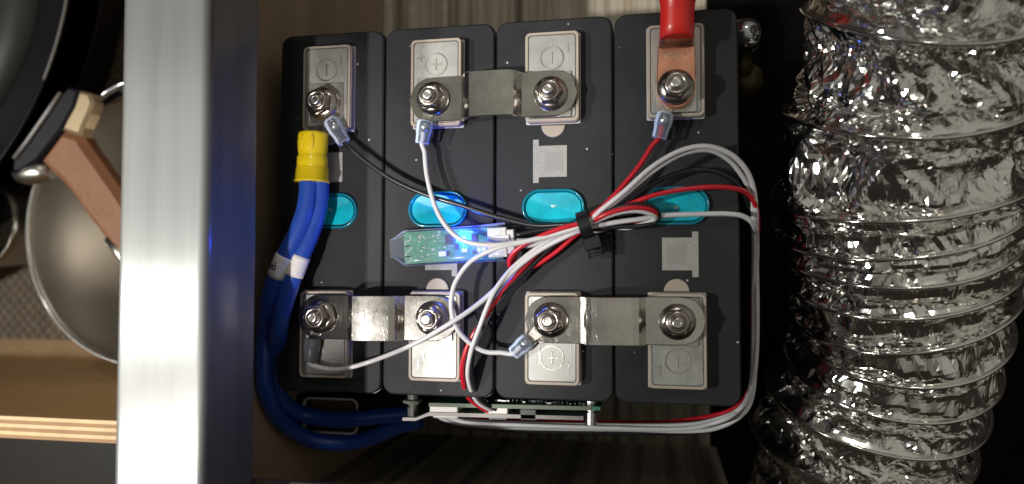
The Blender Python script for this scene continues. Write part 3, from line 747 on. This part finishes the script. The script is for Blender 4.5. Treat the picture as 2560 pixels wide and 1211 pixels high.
tm = text_mesh('CHINA', 4.9, 'stamped_lettering', mat('highlit_copper', (0.95, 0.62, 0.45), 0.3, 1.0), 0.22)  # paler copper puts the highlights on the letters into their colour
o = bpy.data.objects.new('stamped_lettering', tm); C.objects.link(o); o.parent = lug
o.location = ((190.6-x)*MM, (151.6-y)*MM, (zl+2.5-(Z0+0.8))*MM); o.rotation_euler = (0, 0, math.pi); o.scale = (0.72, 1, 1)

# ================================================================== BLUE CABLES WITH YELLOW BOOT
x, y = stud_xy(0, True)
bc = thing('power_cable', 'pair of blue cables crimped into one yellow-booted lug', 'power cable', (x, y, Z0))
e0 = P(786, 322, 9.5)
tong = [(x-7.2, y), (x-6.9, y-3), (x-7.0, y-11), (x-7.4, y-15.5), (x+2.8, y-15.5), (x+4.6, y-9), (x+6.9, y-3), (x+7.2, y), (x+6.9, y+2.4), (x+5.2, y+5), (x+2.4, y+6.8), (x-2.4, y+6.8), (x-5.2, y+5), (x-6.9, y+2.4)]
part('lug', MB().prism(tong, Z0, Z0+2.5, 0.3), M['tin'], bc)
ya, yb = P(783, 334, 11), P(779, 456, 12)
dv = yb-ya
rad = [(0, 6.3), (0.0, 6.9), (0.06, 7.1), (0.2, 7.25), (0.36, 7.05), (0.42, 6.6), (0.47, 6.8), (0.5, 7.3), (0.64, 7.4), (0.70, 7.2), (0.72, 7.7), (0.96, 8.1), (0.97, 8.5), (1.0, 8.5)]
boot = part('yellow_boot', MB().tube([ya+dv*(f+0.001*i) for i, (f, r) in enumerate(rad)], [r for f, r in rad], 28, squash=0.9), M['yellow'], bc)
for (fx, ln) in ((-2.2, 0.40), (2.6, 0.34)):
    p0, p1 = ya+dv*0.05+Vector((fx, 0, 6.0)), ya+dv*ln+Vector((fx, 0, 5.8))
    part('crimp_ridge', MB().tube([p0, p0*0.7+p1*0.3, p0*0.3+p1*0.7, p1], [0.4, 0.9, 0.9, 0.4], 8), M['yellow'], boot, root=bc)
def PXw(px, py, X):
    d = CAM_R @ np.array([(px-1280.0)/F_PX, -(py-605.5)/F_PX, -1.0]); q = CAM_C+d*((X-CAM_C[0])/d[0]); return Vector(q)
P1 = PP([(770, 430, 13), (771, 470, 14), (764, 525, 15.5), (744, 580, 17), (718, 632, 18), (692, 690, 17), (674, 750, 12)])+[PXw(664, 830, -6), PXw(660, 910, -8), PXw(668, 985, -8.4), PXw(702, 1050, -8.4)]+PP([(770, 1096, -38), (850, 1110, -44), (930, 1094, -46), (990, 1068, -46), (1050, 1050, -45)])
P2 = PP([(798, 430, 10), (800, 470, 10), (795, 525, 11), (776, 585, 13), (752, 640, 15), (728, 705, 15), (708, 770, 11), (696, 835, 6)])+[PXw(689, 900, -6), PXw(690, 960, -7.8), PXw(706, 1002, -7.6)]+PP([(752, 1034, -34), (820, 1047, -38), (890, 1047, -38), (960, 1040, -40), (1040, 1034, -42)])
labs = []; paths = []
for k, pts in enumerate((P1, P2)):
    path = spline(pts); paths.append(path); part('cable', MB().tube(path, 4.3, 18), M['blue'], bc)
for k, (a_, b_) in enumerate((((716, 636, 18), (694, 686, 17.0)), ((752, 640, 15), (733, 692, 15.0)))):
    p0, p1 = P(*a_), P(*b_)
    i0 = min(range(len(paths[k])), key=lambda i: (paths[k][i]-p0).length); i1 = min(range(len(paths[k])), key=lambda i: (paths[k][i]-p1).length)
    seg = paths[k][i0:i1+1]; p0, p1 = seg[0], seg[-1]; mid = seg[len(seg)//2]
    lb = part('cable_label', MB().tube(seg, 4.62, 24), M['paper'], bc); labs.append((lb, p0, p1, mid))
# B- printed on the first label
lb, p0, p1, midp = labs[0]
d = (p1-p0).normalized(); up = Vector((0, 0, 1)); rgt = d.cross(up).normalized(); nrm = rgt.cross(d).normalized()
theta = math.radians(12); nn = (nrm*math.cos(theta)-(-rgt)*(-math.sin(theta))).normalized()
lft = rgt if rgt.x < 0 else -rgt
nn = (Vector((0, 0, 1))*math.cos(theta)+lft*math.sin(theta)); nn = (nn-d*nn.dot(d)).normalized()
cpos = midp+nn*4.72
tm = text_mesh('B-', 5.2, 'lettering', M['ink'], 0.04)
o = bpy.data.objects.new('lettering', tm); C.objects.link(o); o.parent = lb
xa = -d; ya_ = nn.cross(xa)
mm4 = Matrix.Identity(4)
for r_ in range(3): mm4[r_][0] = xa[r_]; mm4[r_][1] = ya_[r_]; mm4[r_][2] = nn[r_]; mm4[r_][3] = (cpos[r_]-bc['_o'][r_])*MM
o.matrix_local = mm4

# ================================================================== PROTECTION BOARD beside the cells
bm_ = thing('protection_board', 'flat protection board on standoffs standing against the ends of the middle cells', 'circuit board', (108, -7, -70))
bd = part('circuit_board', MB().prism([(74, -6.8), (156, -5.6), (156, -4.0), (74, -5.2)], -70, -11.5), M['pcb'], bm_)
part('board_edge', MB().prism([(74, -6.9), (152, -5.75), (152, -3.95), (74, -5.1)], -12.0, -11.2), M['pcb2'], bd, root=bm_)
mb = MB()
for k in range(26):
    xx = 100+k*2.0; mb.box((xx, -3.6, -16-random.uniform(0, 5)), (random.choice([0.6, 1.2, 2.2]), 0.9, 3))
o = part('solder_joints', mb, M['bright'], bd, root=bm_); o['kind'] = 'stuff'
part('heat_plate', MB().prism([(60, -14.6), (66.5, -14.4), (73, -11.8), (148, -10.8), (148, -9.0), (73.4, -10.0), (67, -12.9), (60, -13.1)], -66, -13.5), M['greyplate'], bm_)
for xx, y0 in ((63.4, -14.0), (151.2, -13.4)):
    part('standoff', MB().lathe((xx, y0, -18), [(2.9, 0), (2.9, 5.6), (2.0, 5.7), (2.0, 6.6), (2.9, 6.7), (2.9, 13.9)], 12, axis='y', smooth=False), M['bright'], bm_)
    part('nylon_washer', MB().lathe((xx, y0+7.6, -18), [(4.6, 0), (4.6, 1.4)], 16, axis='y'), M['pcb2'], bm_)
for x0, x1, nm in ((73.5, 87.5, 5), (101.0, 112.0, 4)):
    cs = part('socket', MB().prism([(x0, -10.6), (x1, -10.4), (x1, -6.2), (x0, -6.4)], -26, -14.2, 0.3), M['ivory'], bm_)
    part('plug', MB().prism([(x0+0.8, -13.4), (x1-0.8, -13.2), (x1-0.8, -9.6), (x0+0.8, -9.8)], -24, -17.5, 0.4), M['ivory' if nm == 5 else 'tie'], cs, root=bm_)
part('capacitor', MB().prism([(118, -12), (126, -12), (126, -6.5), (118, -6.5)], -30, -13.5, 0.5), M['chip'], bm_)

# white edged slot in a black plate under the blue cables
fr = thing('slotted_plate', 'black plate with a rounded white-edged slot beneath the blue cables', 'plate', (30, -20, -207))
PZ = -46.0
ctr = P(824, 1040, PZ); wpx = (P(895, 1040, PZ)-P(756, 1040, PZ)).length; hpx = (P(824, 997, PZ)-P(824, 1086, PZ)).length
part('white_edge', MB().ringprism(rrect(wpx, hpx, 4, 6, ctr.x, ctr.y), rrect(wpx-1.7, hpx-1.7, 3.3, 6, ctr.x, ctr.y), PZ-3, PZ), M['whiteedge'], fr)
part('brown_backing', MB().prism(rrect(wpx-1.9, hpx-1.9, 3.0, 6, ctr.x, ctr.y), PZ-30, PZ-8), M['brownback'], fr)
yo = -1.0; xo0, xo1 = ctr.x-wpx/2-6, ctr.x+wpx/2+6
part('plate', MB().ringprism(rrect(wpx+10, hpx+5, 3, 6, ctr.x, ctr.y-1.4), rrect(wpx-0.1, hpx-0.1, 4, 6, ctr.x, ctr.y), -207, PZ-1.2), M['panblack'], fr)

# ================================================================== CHROME PIPE FITTING
ft = thing('pipe_fitting', 'chrome ball fitting on a dull brass pipe beside the last cell', 'pipe fitting', (226, 160, -209))
fc = P(1866, 82, -24)
part('chrome_cap', MB().lathe((fc.x, fc.y, fc.z-8), [(6.6, -26), (6.6, -6), (8.0, -4), (8.0, 2), (7.3, 2.6), (7.6, 4), (7.4, 7), (6.2, 10), (4.0, 12), (1.0, 12.8)], 32), M['chrome'], ft)
bc2 = P(1868, 195, -60)
part('brass_body', MB().lathe((bc2.x, bc2.y, -209), [(8.5, 0), (8.5, 120), (9.4, 121), (9.4, 138), (8.0, 140), (8.0, 148), (2, 149)], 28), M['brass'], ft)
part('link_pipe', MB().tube([Vector((fc.x, fc.y, -56)), Vector((fc.x, fc.y, -40)), ], 6.4, 20), M['chrome'], ft)
part('link_pipe', MB().tube([Vector((fc.x, fc.y, -52)), Vector((bc2.x, bc2.y, -70))], 5.2, 16), M['brass'], ft)

# ================================================================== ALUMINIUM TUBE
tb = thing('aluminium_tube', 'square aluminium tube spanning between the pans and the cells', 'metal tube', (-5.6, 87, 41))
tp = [P(299, 0, 79), P(285, 1211, 79)]
def tube_side(y, xx): return xx
xl = -25.4; xr = 13.6
mb = MB()
prof = []
for sx, sz, a0 in ((1, 1, 0), (-1, 1, 90), (-1, -1, 180), (1, -1, 270)):
    for k in range(13):
        a = math.radians(a0+7.5*k); rr = 3.6
        prof.append(((xl+xr)/2+sx*((xr-xl)/2-rr)+rr*math.cos(a), 60.2+sz*(18.85-rr)+rr*math.sin(a)))
def skew(yy): return -0.0045*(yy-87)
mb.loft([[(px_+skew(yy), yy, pz) for px_, pz in prof][::-1] for yy in (-330, -100, 87, 250, 520)], False)
part('tube_body', mb, M['tube'], tb)

# ================================================================== DRAWER WITH PANS
ZD = -232.0
dr = thing('drawer', 'plywood drawer front with layered edge holding the pans', 'drawer', (-230, -24, ZD-12))
yf, yb_ = -18.4, -29.6
part('inner_face', MB().prism([(-480, yf-0.4), (-25, yf+0.4), (-25, yf-2), (-480, yf-2.6)], ZD-10, -0.6), M['ply'], dr)
n = 6
for k in range(n):
    y0 = yf-0.1-(11.4/n)*k; y1 = y0-11.4/n+0.05
    part('ply_layer', MB().prism([(-480, y0-0.5), (-25, y0+0.5), (-25, y1+0.5), (-480, y1-0.5)], ZD-8, 0.0-(0.25 if k % 2 else 0)), M['plylight' if k % 2 == 0 else 'plydark'], dr)
part('drawer_bottom', MB().prism([(-480, yf-3), (-25, yf-3), (-25, 420), (-480, 420)], ZD-14, ZD), M['plydark'], dr)

# grip mat with round-ish openings
def mat_mesh():
    mb = MB(); pit = 5.2
    x0, x1, y0, y1 = -470, -30, P(100, 848, ZD).y, 400
    nx, ny = int((x1-x0)/pit), int((y1-y0)/pit); hr = 1.35
    vid = {}
    verts = []; faces = []
    def V(x, y, z):
        key = (round(x, 2), round(y, 2), round(z, 2))
        if key not in vid: vid[key] = len(verts); verts.append((x, y, z))
        return vid[key]
    for i in range(nx):
        for j in range(ny):
            bx = x0+i*pit; by = y0+j*pit; sh = 0
            cx, cy = bx+pit/2, by+pit/2
            zc = ZD+2.2
            if (i+j) % 2 == 0:
                o_ = [V(bx, by, ZD+1.7), V(cx, by, zc), V(bx+pit, by, ZD+1.7), V(bx+pit, cy, zc), V(bx+pit, by+pit, ZD+1.7), V(cx, by+pit, zc), V(bx, by+pit, ZD+1.7), V(bx, cy, zc)]
                h_ = [V(cx+1.9*math.cos(math.radians(225+45*k)), cy+1.9*math.sin(math.radians(225+45*k)), ZD+0.6) for k in range(8)]
                for k in range(8): faces.append([o_[k], o_[(k+1) % 8], h_[(k+1) % 8], h_[k]])
            else:
                c_ = V(cx, cy, ZD+2.9)
                o_ = [V(bx, by, ZD+1.7), V(cx, by, zc), V(bx+pit, by, ZD+1.7), V(bx+pit, cy, zc), V(bx+pit, by+pit, ZD+1.7), V(cx, by+pit, zc), V(bx, by+pit, ZD+1.7), V(bx, cy, zc)]
                for k in range(8): faces.append([o_[k], o_[(k+1) % 8], c_])
    ca = 0.05
    mb.add(verts, faces, True); return mb
single('grip_mat', mat_mesh(), M['mat'], 'brown perforated grip mat lining the drawer under the pans', 'grip mat', loc=(-270, 190, ZD))

# steel saucepan
sc = P(430, 570, -120); SR = 95.5
spn = thing('saucepan', 'brushed stainless saucepan with a polished rim, half under the aluminium tube', 'saucepan', (-167.6, 88, ZD+2))
cxp, cyp = -167.6, 88.0
part('bowl', MB().lathe((cxp, cyp, 0), [(80, ZD+2), (88, ZD+6), (93, ZD+30), (95.0, -122), (94.2, -121.5), (92.4, -124), (90, ZD+34), (85, ZD+12), (60, ZD+6.5), (2, ZD+6)], 96), M['pansteel'], spn)
part('rim', MB().add(*(lambda n_, q_: ([(cxp+(95.0+1.3*math.cos(2*math.pi*b/q_))*math.cos(2*math.pi*a/n_), cyp+(95.0+1.3*math.cos(2*math.pi*b/q_))*math.sin(2*math.pi*a/n_), -121+1.3*math.sin(2*math.pi*b/q_)) for a in range(n_) for b in range(q_)],
     [[a*q_+b, ((a+1) % n_)*q_+b, ((a+1) % n_)*q_+(b+1) % q_, a*q_+(b+1) % q_] for a in range(n_) for b in range(q_)]))(120, 8), True), M['panrim'], spn)

# big black pan, its handle bracket crossing the saucepan
def pan(name, label, cpx, h, rr, hh, floor_r, m1, m2, group):
    c_ = P(cpx[0], cpx[1], h)
    t = thing(name, label, 'pan', (c_.x, c_.y, ZD+3))
    part('pan_wall', MB().lathe((c_.x, c_.y, 0), [(floor_r*1.02, h-hh), (rr-3.0, h-2), (rr-2.8, h), (rr-4.4, h), (rr-5.5, h-4), (floor_r, h-hh+6), (floor_r*0.97, h-hh+4), (2, h-hh+3.6)], 128), m1, t)
    return t, c_
sc_ = (P(187, -73, -100)-P(-478, -73, -100)).length
big, cbig = pan('frying_pan', 'large glossy black pan with a thin bright rim line', (-478, -73), -100, sc_, 60, sc_*0.66, M['panblack'], M['pangrey'], None)
part('pan_floor', MB().lathe((cbig.x, cbig.y, -157), [(sc_*0.64, 0), (sc_*0.64, 1.0), (sc_*0.5, 1.2)], 96), M['pangrey'], big)
mb = MB()
rows = []
for k in range(40):
    a = math.radians(-24+16*k/39)
    ca, sa = math.cos(a), math.sin(a)
    rows.append([(cbig.x+(sc_-4.4+q)*ca, cbig.y+(sc_-4.4+q)*sa, -100+z) for q, z in ((0, 0.0), (0.3, 0.8), (1.8, 0.8), (2.2, 0.0))])
part('rim_edge', MB().loft(rows, True), M['greyplate'], big)
sc2 = (P(276, -73, -150)-P(-478, -73, -150)).length
low, clow = pan('wide_pan', 'wide black pan lying lowest on the grip mat', (-478, -73), -168, (P(270, -73, -168)-P(-478, -73, -168)).length, 60, sc2*0.9, M['panblack'], M['pangrey'], None)

HZ = -86.0
hn = thing('pan_handle', 'brown silicone handle with cream steel bracket lying across the saucepan', 'pan handle', tuple(P(180, 430, HZ-14)))
def px_poly(pts, h): return [(P(a, b, h).x, P(a, b, h).y) for a, b in pts]
part('silicone_sleeve', MB().prism(px_poly([(94, 400), (152, 323), (172, 330), (200, 338), (206, 352), (240, 400), (292, 474), (335, 540), (345, 600), (330, 648), (296, 640), (262, 606), (235, 570), (205, 530), (170, 480), (150, 455), (125, 432)], HZ), HZ-13, HZ, 4.6), M['silicone'], hn)
mb = MB()
for k, (a, b) in enumerate(((198, 470), (208, 488), (222, 486), (224, 504), (232, 514), (240, 528), (252, 532), (262, 524), (270, 540), (280, 532))):
    c_ = P(a, b, HZ); seg = [Vector((c_.x+1.6*math.cos(t), c_.y+2.2*math.sin(t), HZ)) for t in np.linspace(1.2, 5.0, 9)]
    mb.tube(seg, 0.2, 6)
o = part('embossing', mb, M['silicone'], hn); o['kind'] = 'stuff'
part('steel_neck', MB().prism(px_poly([(196, 226), (222, 232), (232, 256), (222, 284), (206, 318), (200, 340), (172, 332), (152, 324), (166, 296), (182, 268)], HZ+1), HZ-9, HZ+1, 2.0), M['cream'], hn)
part('black_bracket', MB().prism(px_poly([(170, 216), (196, 224), (184, 268), (152, 326), (92, 402), (48, 432), (28, 432), (30, 402), (140, 245)], HZ-2), HZ-16, HZ-2, 2.0), M['panblack'], hn)
part('bracket_highlight', MB().tube(PP([(152, 232, HZ-1), (120, 280, HZ-1), (70, 352, HZ-1), (36, 396, HZ-1)]), [1.3, 1.6, 1.6, 1.4], 8), M['greyplate'], hn)  # grey bar stands in for the highlight along the bracket's top edge
rows = []
for a, b, r in ((32, 434, 1.0), (50, 440, 5.0), (75, 436, 7.5), (105, 430, 7.5), (130, 428, 5.0)):
    rows.append((P(a, b, HZ-10), r))
part('chrome_collar', MB().tube([r[0] for r in rows], [r[1] for r in rows], 16), M['pansteel'], hn)
part('hanging_end', MB().tube(PP([(274, 596, HZ-5), (300, 630, HZ-5), (345, 690, HZ-5)]), [3.5, 4.2, 4.2], 16), M['pansteel'], hn)
# chrome rim of another lid showing above the saucepan
ld_ = thing('serving_tray', 'polished steel tray edge standing behind the saucepan rim', 'tray', tuple(P(290, 225, -120)))
part('tray_edge', MB().tube(spline(PP([(232, 262, -105), (262, 236, -104), (300, 214, -104), (350, 196, -104)])), 2.2, 10), M['chrome'], ld_)
part('tray_body', MB().tube(spline(PP([(238, 270, -110), (270, 246, -110), (310, 226, -110), (350, 212, -110)])), 3.4, 10), M['panblack'], ld_)
# glass-like dark bowl at the far left
bwl = P(-60, 560, -150)
single('steel_bowl', MB().lathe((bwl.x, bwl.y, 0), [(20, ZD+3), (30, ZD+14), (34, -158), (34.6, -150), (33.6, -150), (32.6, -158), (28, ZD+18), (2, ZD+10)], 64), M['pansteel'],
       'small dark steel bowl standing on the grip mat next to the saucepan', 'bowl', loc=(bwl.x, bwl.y, ZD+2))

# ================================================================== FOIL DUCT
AXR = [(2400, -260, 40, 330), (2352, -90, 14, 330), (2300, 80, -6, 322), (2272, 250, -22, 326), (2240, 420, -36, 332), (2242, 560, -48, 312), (2240, 690, -60, 288), (2243, 820, -74, 262), (2205, 940, -90, 270), (2160, 1060, -106, 280), (2128, 1220, -124, 268), (2090, 1400, -148, 262)]
AX = [q[:3] for q in AXR]
axp = spline(PP(AX), 1.0); axp = [Vector(p) for p in axp]
RID = [-240, -60, 110, 345, 545, 632, 712, 790, 868, 962, 1056, 1150, 1250, 1350]   # where the ribs cross the crest, px
# axis parameter for each rib (crest leans toward the camera, so look the rib up along the crest)
cum = [0.0]
for i in range(1, len(axp)): cum.append(cum[-1]+(axp[i]-axp[i-1]).length)
cum = np.array(cum)
axn = np.array([tuple(p) for p in axp])
tan = np.gradient(axn, axis=0); tan /= np.linalg.norm(tan, axis=1)[:, None]
e1 = np.cross(tan, np.array([0, 0, 1.0])); e1 /= np.linalg.norm(e1, axis=1)[:, None]      # sideways
e2 = np.cross(e1, tan)                                                                    # up
DR = 52.0
rad_mm = [(P(q[0]+q[3], q[1], q[2])-P(q[0]-q[3], q[1], q[2])).length/2*0.97 for q in AXR]
s_ax = [cum[int(np.argmin([(Vector(p)-P(*q[:3])).length for p in axp]))] for q in AXR]
DRS = np.interp(cum, s_ax, rad_mm)
def project(p):
    d = (p-CAM_C)@CAM_R
    return 1280+F_PX*d[..., 0]/-d[..., 2], 605.5-F_PX*d[..., 1]/-d[..., 2]
crest = axn+e2*DRS[:, None]
cy_px = project(crest)[1]
s_r = np.interp(RID, cy_px, cum)
def S(u): return np.interp(u, np.arange(len(s_r)), s_r, left=s_r[0]-40, right=s_r[-1]+40)
def axis_at(s):
    return [np.stack([np.interp(s, cum, a[:, k]) for k in range(3)], -1) for a in (axn, e1, e2, tan)]
def duct_point(v, th, rad, axial=0.0):
    # th = 0 at the crest; helix lead of one turn per rib
    u = v+th/(2*np.pi)
    s = S(u)+axial+1.5*np.sin(u*5.1)+1.0*np.sin(u*11.7+1.0)
    rad = rad-DR+np.interp(s, cum, DRS)+1.1*np.sin(u*7.3+0.4)+0.6*np.sin(u*17.0)
    c_, a1, a2, t_ = axis_at(s)
    return c_+(a1*np.sin(th)[..., None]+a2*np.cos(th)[..., None])*rad[..., None]
NT, NV = 300, 18
NTURN = len(RID)-1
v = np.concatenate([k+np.linspace(0, 1, max(12, int(np.diff(s_r)[k]/1.15)), endpoint=False) for k in range(NTURN)]+[[float(NTURN)]]); th = np.linspace(-np.pi, np.pi, NT+1)
VV, TH = np.meshgrid(v, th, indexing='ij')
rng = np.random.default_rng(11)
W = VV-np.floor(VV+1e-9); prof = np.sin(np.pi*np.clip(W, 0, 1))
band = np.diff(s_r)[np.clip(np.floor(VV+1e-9).astype(int), 0, NTURN-1)]
SA = S(VV+TH/(2*np.pi))-s_r[0]+60.0            # mm along the duct
def coarse(cell, seed):
    # piecewise-linear random heights with sharp folds, facets about `cell` mm across
    nt = int(round(2*np.pi*57/cell)); nv = int(700/cell)+4
    r = np.random.default_rng(seed).normal(size=(nv+2, nt+2)); r[:, nt] = r[:, 0]; r[:, nt+1] = r[:, 1]
    a = SA/cell+seed*0.37; b = (TH+np.pi)/(2*np.pi)*nt
    b = np.mod(b+0.5*np.sin(a*1.9+seed)+a*0.35, nt); a = np.clip(a+0.4*np.sin(b*2.3*2*np.pi/nt*round(nt/6)+seed*0.7), 0, nv-0.001)
    i, j = np.floor(a).astype(int), np.floor(b).astype(int); fa, fb = a-i, b-j
    flip = ((i*7+j*13+seed) % 3) == 0
    fb2 = np.where(flip, 1-fb, fb)
    h00, h10, h01, h11 = r[i, j], r[i+1, j], r[i, j+1], r[i+1, j+1]
    h00, h01, h10, h11 = np.where(flip, h01, h00), np.where(flip, h00, h01), np.where(flip, h11, h10), np.where(flip, h10, h11)
    return np.where(fa+fb2 < 1, h00+(h10-h00)*fa+(h01-h00)*fb2, h11+(h01-h11)*(1-fa)+(h10-h11)*(1-fb2))
crump = 1.9*coarse(19, 3)+1.0*coarse(10, 5)+0.36*coarse(5.4, 9)+0.05*coarse(3.0, 15)
pleat = 0.8*coarse(4.4, 31)*np.exp(-((np.minimum(W, 1-W)-0.16)/0.11)**2)*1.0
fine = rng.normal(size=VV.shape)*0.012
sag = np.clip(band/26.0, 0.5, 1.7)
rad = DR-sag*4.4*prof**0.75+pleat+(crump*np.clip(band/18, 0.55, 1.35)+fine)*np.clip(prof*1.5, 0.06, 1)
jit_t = rng.normal(size=VV.shape)*0.0055*np.clip(prof*2, 0, 1); jit_a = rng.normal(size=VV.shape)*0.04*prof+0.5*coarse(8, 21)*prof
jit_t[:, 0] = jit_t[:, -1] = 0
rad[:, -1] = rad[:, 0]
# weld the helical seam: column th=+pi of turn v equals column th=-pi of turn v+1
pts = duct_point(VV, TH+jit_t, rad, jit_a)
n1, n2 = VV.shape
verts = pts.reshape(-1, 3)
faces = []
rnd = rng.random((n1, n2))
for i in range(n1-1):
    for j in range(n2-1):
        a, b, c_, d = i*n2+j, i*n2+j+1, (i+1)*n2+j+1, (i+1)*n2+j
        if (i+j) % 2: faces.append((a, b, c_)); faces.append((a, c_, d))
        else: faces.append((a, b, d)); faces.append((b, c_, d))
du = thing('foil_duct', 'crinkled silver foil flexible duct with spiral ribs beside the cells', 'duct', (285, 60, -209))
me = bpy.data.meshes.new('foil_skin')
ox, oy, oz = du['_o']
me.from_pydata(((verts-np.array([ox, oy, oz]))*MM).tolist(), [], faces); me.materials.append(M['foil']); me.update()
sm = [True]*len(faces); me.polygons.foreach_set('use_smooth', sm)
me.set_sharp_from_angle(angle=math.radians(7))
o = bpy.data.objects.new('foil_skin', me); C.objects.link(o); o.parent = du
tt = np.linspace(-np.pi, 2*np.pi*(NTURN-0.5), 120*NTURN)
vv_ = np.zeros_like(tt)
hel = duct_point(tt*0, tt, np.full_like(tt, DR+0.9))
part('spiral_rib', MB().tube([Vector(p) for p in hel], 1.0, 8), M['rib'], du)
